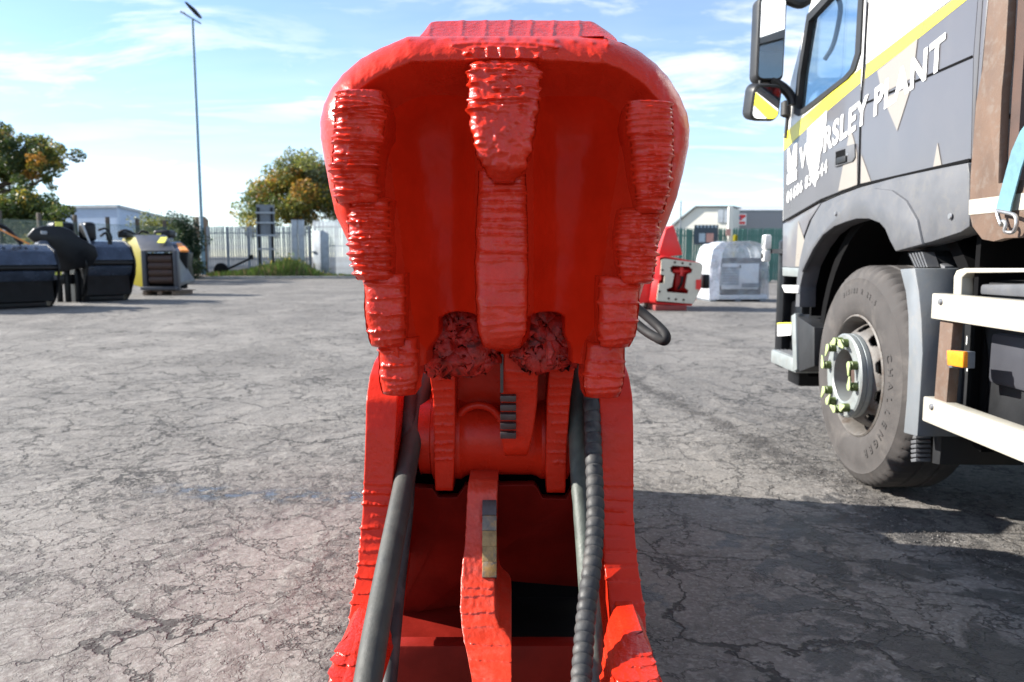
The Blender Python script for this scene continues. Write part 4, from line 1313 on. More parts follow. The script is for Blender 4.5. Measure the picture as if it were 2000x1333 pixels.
mb = MB(); mb.tube([(.0, pos[0] + .03, pos[1] - .05), (.0, pos[0] + .05, pos[1] - .2)], .018, 8); mb.build('mirror_strut', M['blackmatt'], TR)

# --- wheels
RT = .538
def tyre_mesh(parent):
    seg = 180
    mb = MB()
    prof = [(.292, .0), (.300, -.010), (.330, -.020), (.375, -.026), (.43, -.022), (.470, -.012), (.476, -.013), (.482, -.008), (.505, .004), (.520, .014), (.532, .028), (.538, .045), (.538, .07),
            (.538, .10), (.528, .105), (.528, .115), (.538, .12), (.538, .19), (.528, .195), (.528, .205), (.538, .21), (.538, .26), (.525, .29), (.48, .312), (.40, .322), (.292, .30)]
    vs, fs = [], []
    for i, (r_, h) in enumerate(prof):
        for k in range(seg):
            rr = r_
            t = 2 * math.pi * k / seg
            if i in (9, 10) and k % 3 == 0:
                rr -= .010
            if i in (11, 12) and k % 3 == 0:
                rr -= .008
            vs.append((h, -rr * math.cos(t), rr * math.sin(t)))
    n = len(prof)
    for i in range(n):
        j = (i + 1) % n
        for k in range(seg):
            k2 = (k + 1) % seg
            fs.append((i * seg + k, i * seg + k2, j * seg + k2, j * seg + k))
    mb.add(vs, fs)
    return mb.build('tyre', M['tyre'], parent, smooth=40)


def wheel():
    wh = bpy.data.objects.new('wheel', None)
    COL.objects.link(wh)
    wh.parent = TR
    wh.location = (-.035, 0, RT)
    ty = tyre_mesh(wh)
    # raised lettering on the sidewall
    mb = MB()
    def arc(body, a0, a1, r0, h):
        n = len(body)
        for k, ch in enumerate(body):
            if ch == ' ':
                continue
            t = R(a0 + (a1 - a0) * k / (n - 1))
            vs, fs = text_mesh(ch, 1.0, .02, 0.0)
            x0, x1 = min(v.x for v in vs), max(v.x for v in vs)
            s = h / .73
            rho, tan = Vector((-math.cos(t), math.sin(t))), Vector((-math.sin(t), -math.cos(t)))
            front = []
            for v in vs:
                rr = r0 + v.y * s
                q_ = rho * rr + tan * ((v.x - (x0 + x1) / 2) * s)
                xx = float(np.interp(rr, [.292, .300, .330, .375, .43, .470], [0, -.010, -.020, -.026, -.022, -.012]))
                front.append((xx - .0035, q_.x, q_.y))
            mb.add(front, fs)
    arc('CHALLENGER', 20, -62, .372, .040)
    arc('315/80 R 22.5', 112, 62, .405, .026)
    tl = mb.build('tyre_lettering', M['letter'], ty, smooth=0, recalc=False)
    tl['kind'] = 'stuff'
    # rim: barrel, dished disc with ten hand holes
    mb = MB()
    mb.lathe([(.294, -.004), (.300, -.012), (.292, -.018), (.284, -.008), (.276, .03), (.268, .09), (.262, .15), (.275, .24), (.280, .29), (.288, .29), (.286, .2)], (0, 0, 0), 'x', 96, closed=True)
    rim = mb.build('rim', M['rim'], wh, smooth=40)
    seg, nr = 200, 18
    vs, fs = [], []
    for i in range(nr + 1):
        t = i / nr
        r_ = .195 + (.268 - .195) * t
        x = -.012 + .107 * t ** 1.7
        for k in range(seg):
            a = 2 * math.pi * k / seg
            vs.append((x, -r_ * math.cos(a), r_ * math.sin(a)))
    for i in range(nr):
        for k in range(seg):
            t = (i + .5) / nr
            a = ((k + .5) / seg * 10) % 1 - .5
            if (a / .27) ** 2 + ((t - .55) / .34) ** 2 < 1:
                continue
            k2 = (k + 1) % seg
            fs.append((i * seg + k, i * seg + k2, (i + 1) * seg + k2, (i + 1) * seg + k))
    mb = MB()
    mb.add(vs, fs)
    ds = mb.build('wheel_disc', M['rim'], rim, smooth=60)
    md = ds.modifiers.new('thickness', 'SOLIDIFY')
    md.thickness, md.offset = .012, 0
    mb = MB()
    mb.lathe([(.05, .14), (.26, .15), (.26, .17), (.05, .17)], (0, 0, 0), 'x', 40)
    mb.build('brake_drum', M['void'], rim)
    # trim ring with nuts and their pale green pointers
    mb = MB()
    mb.lathe([(.128, -.068), (.136, -.074), (.198, -.074), (.206, -.067), (.206, -.048), (.202, -.044), (.206, -.040), (.206, -.022), (.201, -.018), (.206, -.014), (.206, .004), (.20, .01), (.128, .01)], (0, 0, 0), 'x', 96, closed=True)
    hub = mb.build('hub_ring', M['hub'], wh, smooth=35)
    mb = MB()
    mb.lathe([(.0, -.01), (.060, -.01), (.075, -.003), (.110, .02), (.130, .03), (.130, .05)], (0, 0, 0), 'x', 48)
    mb.build('hub_cap', M['rustdark'], wh, smooth=35)
    nut = MB()
    nut.lathe([(.021, 0), (.021, -.026), (.014, -.032), (.0, -.033)], (0, 0, 0), 'x', 12)
    pn = [(.019 * math.cos(t), .019 * math.sin(t)) for t in np.linspace(R(50), R(310), 14)] + [(.050, -.005), (.050, .005)]
    ptr = MB()
    ptr.prism(pn, 'x', -.041, -.034)
    n0 = p0 = None
    ang = [100, 78, 132, 170, 215, 240, 272, 300, 350, 25]
    rot = [-20, 200, -65, 75, -60, 130, 10, 160, 95, -95]
    for k in range(10):
        a = R(ang[k])
        loc = (-.074, -.167 * math.cos(a), .167 * math.sin(a))
        if n0 is None:
            n0 = nut.build('wheel_nut', M['neondark'], hub, smooth=40)
            n0.location = loc
            p0 = ptr.build('nut_pointer', M['neon'], hub, bevel=.002)
            p0.location = loc
            p0.rotation_euler = (R(rot[k]), 0, 0)
        else:
            piece(n0, 'wheel_nut', hub, loc)
            piece(p0, 'nut_pointer', hub, loc, (R(rot[k]), 0, 0))
    return wh


wh = wheel()
def copy_tree(o, parent):
    c = o.copy()
    COL.objects.link(c)
    c.parent = parent
    for ch in list(o.children):
        copy_tree(ch, c)
    return c
for loc, rz in (((W_, 0, RT), math.pi), ((0, -4.4, RT), 0), ((W_, -4.4, RT), math.pi)):
    c = copy_tree(wh, TR)
    c.location, c.rotation_euler = loc, (0, 0, rz)
mb = MB()
mb.tube([(.2, 0, RT), (W_ - .2, 0, RT)], .07, 12)
mb.tube([(.2, -4.4, RT), (W_ - .2, -4.4, RT)], .07, 12)
mb.build('axle', M['void'], TR)

# --- mudguard behind the front wheel, flap
gf = [(1757, 526), (1768, 570), (1773, 616), (1774, 693), (1770, 780), (1764, 846), (1791, 853), (1797, 760), (1801, 690), (1799, 625), (1794, 570), (1786, 524)]
pts = [TP(a, c, -.07) for a, c in gf]
mb = MB()
mb.prism(pts, 'x', -.07, .13)
mb.build('mudguard', M['mudgrey'], TR, bevel=.006)
gb = [TP(a, c, -.005) for a, c in ((1787, 524), (1795, 570), (1801, 625), (1803, 690), (1799, 760), (1792, 905), (1806, 908), (1830, 640), (1812, 560), (1800, 500))]
mb = MB()
mb.prism(gb, 'x', .055, .40)
mb.build('mud_flap', M['blackmatt'], TR, bevel=.003)
for k in range(6):
    py_ = 852 + k * 9
    mb = MB()
    mb.prism([TP(1780, py_, .0), TP(1790, py_ - 2, .0), TP(1791, py_ + 5, .0), TP(1781, py_ + 6, .0)], 'x', -.004, .06)
    mb.build('flap_tooth', M['fender'], TR, bevel=.002)
panel('arch_vent', [(1772, 494), (1800, 490), (1812, 522), (1786, 524)], .01, .2, M['blackmatt'], .003)
for k in range(5):
    panel('vent_slat', [(1775 + 6 * k, 495 - k * .5), (1777.5 + 6 * k, 495 - k * .5), (1790 + 5.4 * k, 522), (1787.5 + 5.4 * k, 522)], .004, .05, M['fender'], 0)
panel('arch_bracket', [(1801, 500), (1845, 520), (1842, 562), (1822, 572), (1812, 560)], .06, .04, M['fender'], .004)

# --- chassis, tank, boxes: dark stuff behind the side guards
def tbox(name, px, x0, th, m, bev=.008):
    return panel(name, px, x0, th, m, bev)
mb = MB()
mb.box((.62, -3.0, .88), (.10, 5.9, .30))
mb.box((W_ - .62, -3.0, .88), (.10, 5.9, .30))
mb.build('chassis_rail', M['void'], TR)
tbox('box_frame', [(1860, 605), (1862, 540), (1868, 528), (1882, 524), (2120, 524), (2120, 531), (1888, 534), (1877, 543), (1875, 605)], .03, .05, M['cream'], .006)
yb0 = TP(1868, 560, .06)[0]
mb = MB()
mb.box((.40, (yb0 - 3.3) / 2, .72), (.62, yb0 + 3.3, .62))
mb.build('equipment_box', M['blackmatt'], TR, bevel=.03)
tbox('box_lid', [(1898, 575), (1902, 556), (2120, 552), (2120, 590)], .07, .06, M['fender'], .01)
mb = MB()
zt_ = TP(1920, 690, .075)[1]
yy = TP(1922, 690, .05)[0]
mb.box((.09, (yy - 3.2) / 2, zt_ - .01), (.05, yy + 3.2, .19))
mb.build('tank_side', M['machgrey'], TR, bevel=.02)
mb = MB()
mb.box((.95, (yb0 - 3.2) / 2, .30), (.55, yb0 + 3.2 - .25, .26))
mb.build('low_tank', M['void'], TR, bevel=.06)
panel('arch_box', [(1800, 520), (1830, 640), (1806, 880), (1850, 880), (1870, 520)], .20, .40, M['void'], 0)

# --- side guard rails, post, amber marker
def rail(name, p_tl, p_bl):
    yt, zt2 = TP(*p_tl, -.075)
    _, zb2 = TP(*p_bl, -.075)
    mb = MB()
    mb.box((-.045, (yt - 3.6) / 2, (zt2 + zb2) / 2), (.06, yt + 3.6, zt2 - zb2))
    o = mb.build(name, M['cream'], TR, bevel=.006)
    mb = MB()
    mb.lathe([(.014, -.076), (.010, -.082), (.0, -.083)], (0, yt - .07, zt2 - .03), 'x', 14)
    mb.build('rail_bolt', M['zinc'], o)
    return o
rail('guard_rail', (1820, 573), (1819, 623))
rail('guard_rail', (1803, 774), (1798, 821))
panel('guard_post', [(1836, 626), (1861, 630), (1848, 790), (1824, 783)], -.055, .04, M['rust'], .003)
o = panel('marker_lamp', [(1851, 684), (1889, 687), (1888, 720), (1853, 719)], -.085, .03, M['galvdark'], .003)
panel('amber_lens', [(1848, 684), (1881, 687), (1880, 719), (1849, 714)], -.103, .02, M['amber'], .005, None, o)
for a, c in ((1862, 655), (1889, 665), (1890, 717), (1853, 775)):
    mb = MB(); mb.box((.06,) + TP(a, c, .06), (.004, .006, .035)); mb.build('reflector_strip', M['decal'], TR)

# --- rusty flat body: front post, edge rail with white strip, dark inside
cut = [(1933, -30), (1918, 137), (1906, 200), (1895, 346), (1893, 418), (1899, 443), (1918, 468), (1940, 472), (1962, 466)]
edge = [TP(a, c, -.03) for a, c in cut]
z_lo, z_hi = TP(1962, 466, -.03)[1], TP(1955, 357, -.03)[1]
inner = [TP(a, c, -.03) for a, c in ((1949, 359), (1953, 250), (1956, 180), (1963, 108), (1969, 0), (1970, -30))]
poly = edge + [(-3.9, z_lo + .02), (-3.9, z_hi)] + inner
mb = MB()
mb.prism(poly, 'x', -.03, .0)
body = mb.build('body_side_plate', M['rust'], TR, bevel=.002)
mb = MB()
mb.box((W_ / 2, inner[0][0] + .02, 2.0), (W_ - .1, .03, 1.15))
mb.prism([(inner[0][0], z_hi - .02), (inner[-1][0], 2.7), (inner[-1][0] - .05, 2.7), (inner[0][0] - .05, z_hi - .02)], 'x', .0, .22)
mb.build('body_bulkhead', M['rustdark'], TR)
mb = MB()
mb.box((W_ / 2, -2.3, z_hi - .06), (W_ - .02, 3.6, .08))
mb.build('body_floor', M['rustdark'], TR)
ws = [TP(1893.5, 391, -.031), TP(1893, 420, -.031)]
mb = MB()
mb.prism([ws[0], ws[1], (-3.9, ws[1][1] - .0), (-3.9, ws[0][1])], 'x', -.0325, -.0305)
mb.build('reflective_strip', M['cream'], TR)
p1 = TINV @ PD(1960, 227, 2.75)
mb = MB()
n_ = 60
mb.tube([(p1.x + .6 * i / n_, p1.y, p1.z - .01 * i / n_) for i in range(n_ + 1)], [.011 * (1 + .12 * math.sin(i * 1.5)) for i in range(n_ + 1)], 12)
mb.build('threaded_bar', M['zinc'], TR)
for a, c in ((1925, 40), (1921, 110)):
    mb = MB(); mb.box((.06,) + TP(a, c, .06), (.05, .06, .12)); mb.build('cab_mount', M['galvdark'] if a > 1922 else M['zinc'], TR, bevel=.01)

# --- blue ratchet strap with a hook, hung from the body
ST = thing('ratchet_strap', 'light blue webbing strap with a steel hook hung on the rusty lorry body', 'strap', TR.location, T_RZ)
path = [(2040, 215), (2008, 262), (1990, 300), (1978, 330), (1967, 370), (1962, 398), (1960, 418)]
mb = MB()
L = []
for i, (a, c) in enumerate(path):
    w0 = 13.5
    nx, ny = (1, .35) if i < 3 else (1, .12)
    for s in (-1, 1):
        y_, z_ = TP(a + s * w0 * nx, c + s * w0 * ny, -.055)
        L.append((y_, z_))
n_ = len(path)
vs = [(-.055 - .004 * math.sin(i * 1.3), L[2 * i + s][0], L[2 * i + s][1]) for i in range(n_) for s in (0, 1)]
vs += [(v[0] + .005, v[1], v[2]) for v in vs]
fs = []
o_ = 2 * n_
for i in range(n_ - 1):
    a = 2 * i
    fs += [(a, a + 1, a + 3, a + 2), (o_ + a, o_ + a + 2, o_ + a + 3, o_ + a + 1), (a, a + 2, o_ + a + 2, o_ + a), (a + 1, o_ + a + 1, o_ + a + 3, a + 3)]
mb.add(vs, fs)
mb.build('webbing', M['strap'], ST, smooth=30)
hk = [(1947, 412), (1975, 418), (1984, 424), (1985, 440), (1978, 454), (1970, 452), (1972, 438), (1966, 432), (1956, 440), (1950, 425), (1947, 412)]
mb = MB()
mb.tube(smooth_path([(-.06 - .012 * (i > 4 and i < 8),) + TP(a, c, -.06) for i, (a, c) in enumerate(hk)], 46), .0065, 10)
mb.build('hook', M['zinc'], ST)

# ------------------------------------------------------------------ background, left: attachments lined up on the yard
def local(o, px, py, Y):
    """pixel at depth Y in the frame of thing o"""
    return INV[o.name] @ PY(px, py, Y)


def bucket(name, label, px_c, py_b, wpx, hpx, rz, group, big=False):
    """black crushing bucket: eight-sided hull seen on its mouth"""
    base = G(px_c, py_b)
    k = base.y / FPX
    w, h = wpx * k, hpx * k
    t = thing(name, label, 'crusher bucket', (base.x, base.y + .5, 0), rz, group)
    prof = [(-.52, .44 * h), (-.46, .56 * h), (-.62, .62 * h), (-.64, .70 * h), (-.52, .86 * h), (-.38, h), (.55, h), (.75, .70 * h), (.65, .12 * h), (.30, .04 * h), (-.20, .04 * h)]
    mb = MB()
    mb.prism([(-.40, .10 * h), (-.44, .52 * h), (-.52, .60 * h), (-.54, .68 * h), (-.39, .86 * h), (-.10, .94 * h), (.55, .96 * h), (.75, .70 * h), (.65, .12 * h)], 'x', -w / 2 + .05, w / 2 - .05)
    mb.build('hull', M['black'], t, bevel=.02, smooth=14)
    mb = MB()
    mb.prism([(-.62, .69 * h), (-.44, .90 * h), (-.10, 1.0 * h), (.5, 1.02 * h), (.5, .97 * h), (-.10, .95 * h), (-.40, .86 * h), (-.55, .69 * h)], 'x', -w / 2, w / 2)
    mb.build('upper_plate', M['bluegrey'], t, bevel=.012, smooth=14)
    mb = MB()
    mb.prism([(-.62, .62 * h), (-.62, .665 * h), (-.50, .665 * h), (-.50, .62 * h)], 'x', -w / 2 + .02, w / 2 - .02)
    mb.build('lip_bar', M['black'], t, bevel=.01)
    mb = MB()
    mb.prism([(-.60, .58 * h), (-.56, .60 * h), (-.42, .45 * h), (-.46, .43 * h)], 'x', -w / 2 + .04, w / 2 - .04)
    lp = mb.build('lower_plate', M['bluegrey'], t, bevel=.008)
    b0 = None
    for sx_ in (-1, 1):
        for q_ in (0, 1):
            bx = MB()
            bx.lathe([(.03, 0), (.03, .02)], (0, 0, 0), 'y', 10)
            loc = (sx_ * (w / 2 - .14), -.585 + .10 * q_, (.565 - .09 * q_) * h)
            if b0 is None:
                b0 = bx.build('plate_bolt', M['black'], lp)
                b0.location = loc
            else:
                piece(b0, 'plate_bolt', lp, loc)
    for sx_ in (-1, 1):
        mb = MB()
        mb.prism([(-.60, .44 * h), (-.66, .62 * h), (-.64, .70 * h), (-.46, .915 * h), (-.10, 1.015 * h), (.55, 1.03 * h), (.78, .70 * h), (.66, .0), (-.05, .0), (-.30, .12 * h)], 'x', sx_ * w / 2 - .025, sx_ * w / 2 + .025)
        mb.build('side_cheek', M['black'], t, bevel=.012, smooth=14)
    mb = MB()
    mb.box((0, .10, .05 * h), (w - .3, .7, .10 * h))
    mb.build('base_beam', M['black'], t, bevel=.02)
    return t, w, h


gL = 'crusher buckets lined up at the left'
bk, w_, h_ = bucket('crusher_bucket', 'black crusher bucket cut off by the left edge, orange strap over it', -42, 607, 205, 128, R(50), gL)
mb = MB(); mb.tube(smooth_path([(-.6, .1, h_), (-.2, -.05, h_ + .42), (.25, -.1, h_ + .38), (.55, -.15, h_ + .02)], 20), .045, 10); mb.build('hose', M['black'], bk)
mb = MB(); mb.bar((.0, -.25, h_ + .40), (.62, -.38, h_ + .02), .10, .03); mb.build('orange_band', M['orange'], bk, bevel=.005)
mb = MB(); mb.box((-.5, .1, h_ + .16), (.8, .5, .32)); mb.build('bracket', M['black'], bk, bevel=.05)
for x in (.2, .4, .62, .82):
    mb = MB(); mb.lathe([(.04, h_), (.04, h_ + .03)], (x, -.2, 0), 'z', 10); mb.build('top_bolt', M['zinc'], bk)
mb = MB(); mb.box((w_ / 2 - .02, -.52, .50 * h_), (.14, .10, .16)); lk = mb.build('latch', M['machgrey'], bk, bevel=.02)
mb = MB(); mb.box((w_ / 2 + .0, -.58, .55 * h_), (.13, .02, .07)); mb.build('yellow_sticker', M['sticker'], lk)

bk2, w_, h_ = bucket('crusher_bucket', 'black crusher bucket with tall hump-backed side plate beside the yellow and grey one', 180, 590, 90, 118, R(50), gL)
b2 = Vector(bk2.location)
# hump-backed side plate of the second bucket
mb = MB()
hp_ = [PY(a, c, 18.6) for a, c in ((52, 462), (66, 446), (86, 441), (118, 442), (140, 450), (158, 466), (186, 481), (192, 500), (180, 520), (140, 528), (112, 534), (104, 510), (98, 490), (86, 474), (70, 476))]
P2 = [INV[bk2.name] @ p_ for p_ in hp_]
d_ = Vector((-.15, .9, 0))
n_ = len(P2)
mb.add(list(P2) + [p_ + Vector((.06, .22, 0)) for p_ in P2], [tuple(range(n_)), tuple(range(2 * n_ - 1, n_ - 1, -1))] + [(i, (i + 1) % n_, n_ + (i + 1) % n_, n_ + i) for i in range(n_)])
sp_ = mb.build('hump_plate', M['black'], bk2, bevel=.03)
mb = MB(); c_ = INV[bk2.name] @ PY(86, 455, 18.55); mb.box(c_, (.14, .03, .08)); mb.build('small_emblem', M['galv'], sp_, bevel=.01)
mb = MB(); c_ = INV[bk2.name] @ PY(84, 484, 18.6); mb.lathe([(.13, -.12), (.17, -.10), (.17, .1)], c_, 'y', 24); mb.build('pivot_boss', M['bluegrey'], sp_)
mb = MB()
for a in (116, 132, 152, 168):
    c_ = INV[bk2.name] @ PY(a, 560, 18.9)
    mb.box((c_.x, c_.y, .42), (.12, .10, .84))
mb.box(INV[bk2.name] @ PY(140, 545, 19.1), (1.0, .3, .25))
mb.build('support_frame', M['black'], bk2, bevel=.015)
mb = MB()
for a0, a1 in ((98, 160), (160, 192)):
    q0, q1 = INV[bk2.name] @ PY(a0, 472, 19.3), INV[bk2.name] @ PY(a1, 434, 19.3)
    mb.box(((q0.x + q1.x) / 2, q0.y, (q0.z + q1.z) / 2), (abs(q1.x - q0.x), .5, q1.z - q0.z))
mb.build('mounting_ears', M['black'], bk2, bevel=.10, seg=3)
mb = MB(); mb.box(INV[bk2.name] @ PY(115, 438, 18.75), (.16, .02, .11)); mb.build('yellow_sticker', M['sticker'], bk2)
for pts in ([(160, 436), (170, 462), (176, 478)], [(192, 450), (206, 447), (216, 460), (217, 478)], [(196, 462), (206, 456), (212, 468), (213, 478)]):
    mb = MB(); mb.tube(smooth_path([INV[bk2.name] @ PY(a, c, 18.7) for a, c in pts], 14), .028, 8); mb.build('hose', M['zinc'] if pts[0][0] == 160 else M['black'], bk2)
mb = MB(); mb.bar((INV[bk2.name] @ PY(100, 570, 18.4)), (INV[bk2.name] @ PY(88, 597, 18.2)), .09, .09); mb.build('prop', M['timber'], bk2)


# yellow and grey rotary bucket on a pallet
base = G(292, 577)
yb = thing('screening_bucket', 'yellow-sided grey screening bucket with rusty rollers standing on a timber pallet', 'screening bucket', (base.x, base.y, .14), R(-2), gL)
def yl(px, py, Y=None):
    return INV[yb.name] @ PY(px, py, base.y if Y is None else Y)
k = base.y / FPX
Hh = (575 - 463) * k - .14
# front frame corner posts, sloping hood, rollers, side cheek that runs back to the left
xl, xr = yl(281, 540).x, yl(345, 540).x
xL = yl(240, 540, base.y + 1.2).x
zt0, zm, zb0 = yl(300, 459, base.y + .9).z, yl(300, 490).z, yl(300, 570).z
mb = MB()
cheek = [(xl - .0, 0, .05), (xl - .02, 0, zm), (yl(264, 463, base.y + .9).x, .9, yl(264, 463, base.y + .9).z), (yl(237, 466, base.y + 1.4).x, 1.4, yl(237, 466, base.y + 1.4).z), (yl(226, 520, base.y + 1.5).x, 1.5, .9), (yl(246, 560, base.y + 1.3).x, 1.3, .18)]
vs = [Vector(p_) for p_ in cheek]
n_ = len(vs)
mb.add(vs + [v + Vector((.06, .02, 0)) for v in vs], [tuple(range(n_)), tuple(range(2 * n_ - 1, n_ - 1, -1))] + [(i, (i + 1) % n_, n_ + (i + 1) % n_, n_ + i) for i in range(n_)])
mb.build('yellow_cheek', M['machyellow'], yb, bevel=.02)
def slab(name, q4, th, m, parent, bev=.01):
    q4 = [Vector(v) for v in q4]
    nrm = (q4[1] - q4[0]).cross(q4[2] - q4[1]).normalized() * th
    mb = MB()
    mb.add(q4 + [v + nrm for v in q4], [(0, 1, 2, 3), (7, 6, 5, 4), (0, 1, 5, 4), (1, 2, 6, 5), (2, 3, 7, 6), (3, 0, 4, 7)])
    return mb.build(name, m, parent, bevel=bev)
hood = slab('sloping_hood', [(xl - .04, -.02, zm), (xr, -.02, zm), (yl(322, 462, base.y + .9).x, .9, zt0), (yl(262, 460, base.y + .9).x, .9, zt0)], -.05, M['machgrey'], yb)
q0 = [Vector((xl * .62 + xr * .38, .30, zm + .34 * (zt0 - zm))), Vector((xl * .38 + xr * .62, .30, zm + .34 * (zt0 - zm))), Vector((xl * .45 + xr * .55, .62, zm + .69 * (zt0 - zm))), Vector((xl * .66 + xr * .34, .62, zm + .69 * (zt0 - zm)))]
slab('yellow_sticker', [v + Vector((-.05, -.06, .06)) for v in q0], .012, M['sticker'], hood, 0)
for x in (xl, xr - .02):
    mb = MB(); mb.box((x + .02, .05, zm / 2), (.13, .16, zm)); mb.build('corner_post', M['machgrey'], yb, bevel=.012)
mb = MB(); mb.box(((xl + xr) / 2, .45, zm / 2 - .02), (xr - xl - .05, .6, zm - .1)); mb.build('inner_box', M['void'], yb)
for kk in range(4):
    mb = MB(); zc_ = .20 + (zm - .34) * (kk + .5) / 4
    mb.lathe([(.05, xl + .10), (.12, xl + .14), (.12, xr - .12), (.05, xr - .08)], (0, .10, zc_), 'x', 16)
    mb.build('roller', M['brown'], yb)
mb = MB(); mb.box(((xl + xr) / 2, .0, .06), (xr - xl + .1, .3, .10)); mb.build('sill_bar', M['machgrey'], yb, bevel=.02)
slab('right_cheek', [(xr + .05, 0, .1), (xr + .05, 0, zm), (yl(324, 462, base.y + .9).x + .02, .9, zt0 - .02), (xr + .10, 1.0, .25)], .05, M['machgrey'], yb)
for pts in ([(240, 462), (232, 455), (244, 450), (258, 455), (270, 462)], [(268, 460), (278, 452), (290, 456)]):
    mb = MB(); mb.tube(smooth_path([yl(a, c, base.y + 1.1) for a, c in pts], 16), .035, 8); mb.build('hose', M['black'], yb)
mb = MB()
q0, q1 = yl(236, 463, base.y + 1.3), yl(254, 455, base.y + 1.3)
mb.box((q0 + q1) / 2, (abs(q1.x - q0.x), .4, .18)); mb.build('mounting_ears', M['black'], yb, bevel=.03)
pl = thing('pallet', 'dark timber pallet under the yellow and grey screening bucket', 'pallet', (base.x, base.y, 0), R(-2))
for kk in range(7):
    mb = MB(); mb.box((xl + .1 + (xr - xl - .0) * kk / 6 - .05, .45, .122), (.10, 1.1, .022)); mb.build('deck_board', M['timber'], pl, bevel=.003)
for x in (xl + .05, (xl + xr) / 2, xr - .05):
    mb = MB(); mb.box((x, .45, .055), (.12, 1.1, .11)); mb.build('bearer', M['timber'], pl, bevel=.004)

# last attachment, black with an orange label
base = G(352, 556)
lb = thing('black_attachment', 'farthest black attachment with orange label, beyond the yellow and grey bucket', 'attachment', (base.x, base.y, 0), R(-4), gL)
def ll(px, py, dy=0.0):
    return INV[lb.name] @ PY(px, py, base.y + dy)
q = [ll(a, c) for a, c in ((338, 553), (339, 492), (356, 492), (368, 494), (366, 520), (372, 553))]
mb = MB()
n_ = len(q)
mb.add(q + [v + Vector((-.4, 1.2, 0)) for v in q], [tuple(range(n_)), tuple(range(2 * n_ - 1, n_ - 1, -1))] + [(i, (i + 1) % n_, n_ + (i + 1) % n_, n_ + i) for i in range(n_)])
mb.build('hull', M['black'], lb, bevel=.03)
slab('sloping_plate', [ll(336, 491), ll(372, 491), ll(352, 472, 1.0), ll(322, 472, 1.0)], -.06, M['bluegrey'], lb)
slab('orange_label', [ll(352, 489, -.08), ll(368, 489, -.08), ll(354, 475, .8), ll(344, 475, .8)], -.075, M['orange'], lb, 0)
mb = MB()
q0, q1 = ll(306, 466, .9), ll(338, 450, .9)
mb.box((q0 + q1) / 2, (abs(q1.x - q0.x), .6, abs(q1.z - q0.z))); mb.build('mounting_ears', M['black'], lb, bevel=.10, seg=3)
mb = MB(); mb.box(ll(310, 460, .55), (.18, .03, .14)); mb.build('yellow_sticker', M['sticker'], lb)

# ------------------------------------------------------------------ left boundary: verge, kerb, palisade fence, gate, board, lamp
mb = MB()
YV = 39.0
vx = [(-60, YV + 3), (-23, YV - 1.5), (-16.5, YV - .6), (-7.6, YV - .2), (-4, YV + .3), (-4, 62), (-60, 62)]
nx_, ny_ = 60, 14
xs = np.linspace(-60, -3.5, 90)
front = np.interp(xs, [v[0] for v in vx[:5]], [v[1] for v in vx[:5]])
vv = np.linspace(0, 1, 16) ** 1.6
X = np.repeat(xs[None, :], 16, 0)
Yg = front[None, :] + vv[:, None] * (70 - front[None, :])
Z = .10 + .16 * (fbm(X * .8, Yg * .8, 4, 2) - .3) * sstep(0, .04, vv)[:, None]
tag(grid_mesh('verge', M['soil'], np.stack([X, Yg, Z], -1)), kind='structure')
ke = thing('kerb', 'low concrete kerb along the foot of the weedy verge', 'kerb', (0, 0, 0))
g = random.Random(3)
k0 = None
xk = -24.0
while xk < -4.2:
    y0, y1 = np.interp([xk, xk + .9], [v[0] for v in vx[:5]], [v[1] for v in vx[:5]])
    mb = MB()
    mb.bar((xk + .01, y0 - .07, .06), (xk + .89, y1 - .07, .06 + g.uniform(-.01, .01)), .13, .13)
    mb.build('kerb_stone', M['concrete'], ke, bevel=.012)
    xk += .9

FY = 41.5


def palisade(name, label, p0, p1, h, n_pales, m, mdark, pw=.065, zb=0.05, cat='fence', spike=.10, rails=(.35, .86), posts=5, group=None):
    p0, p1 = Vector(p0), Vector(p1)
    d = p1 - p0
    L = d.length
    ang = math.atan2(d.y, d.x)
    f = thing(name, label, cat, p0, ang, group)
    mb = MB()
    pts = [(-pw / 2, zb), (-pw / 2, h - spike), (-pw * .2, h), (pw * .2, h), (pw / 2, h - spike), (pw / 2, zb)]
    mb.prism(pts, 'y', -.018, .0)
    first = None
    g = random.Random(int(L * 100))
    for k in range(n_pales):
        x = L * (k + .5) / n_pales
        if first is None:
            first = mb.build('pale', m, f)
            first.location = (x, 0, 0)
        else:
            piece(first, 'pale', f, (x, 0, g.uniform(-.015, .015)), (g.uniform(-.005, .005), g.uniform(-.007, .007), 0))
    for r_ in rails:
        q_ = MB(); q_.box((L / 2, .03, h * r_), (L, .05, .06)); q_.build('rail', mdark, f)
    for k in range(posts):
        q_ = MB(); q_.box((L * k / max(1, posts - 1), .09, h * .49), (.09, .09, h * .98)); q_.build('post', mdark, f)
    return f


fl, fr_ = PY(398, 500, FY), PY(606, 500, FY)
palisade('palisade_fence', 'grey galvanised palisade fence running behind the weeds to the lamp post', (fl.x, FY + .5, 0), (fr_.x, FY, 0), PY(500, 441, FY).z, 44, M['galv'], M['galvdark'], pw=.095, posts=6)
gp0, gp1 = PY(612, 500, FY - .5), PY(692, 500, FY - 2)
gt = palisade('palisade_gate', 'closed grey steel gate right of the palisade fence, taller pales behind it', (gp0.x, FY - .4, 0), (gp1.x, FY - 1.8, 0), PY(650, 430, FY - 1).z, 20, M['galv'], M['galvdark'], pw=.10, posts=2, rails=(.1, .55, .88), cat='gate')
q_ = MB(); q_.box((.55, -.03, 1.35), (1.15, .03, 2.2)); q_.build('sheet_panel', M['galv'], gt, bevel=.006)
q_ = MB(); q_.box((.05, -.08, 1.35), (.22, .06, .10)); q_.build('latch', M['galvdark'], gt, bevel=.01)
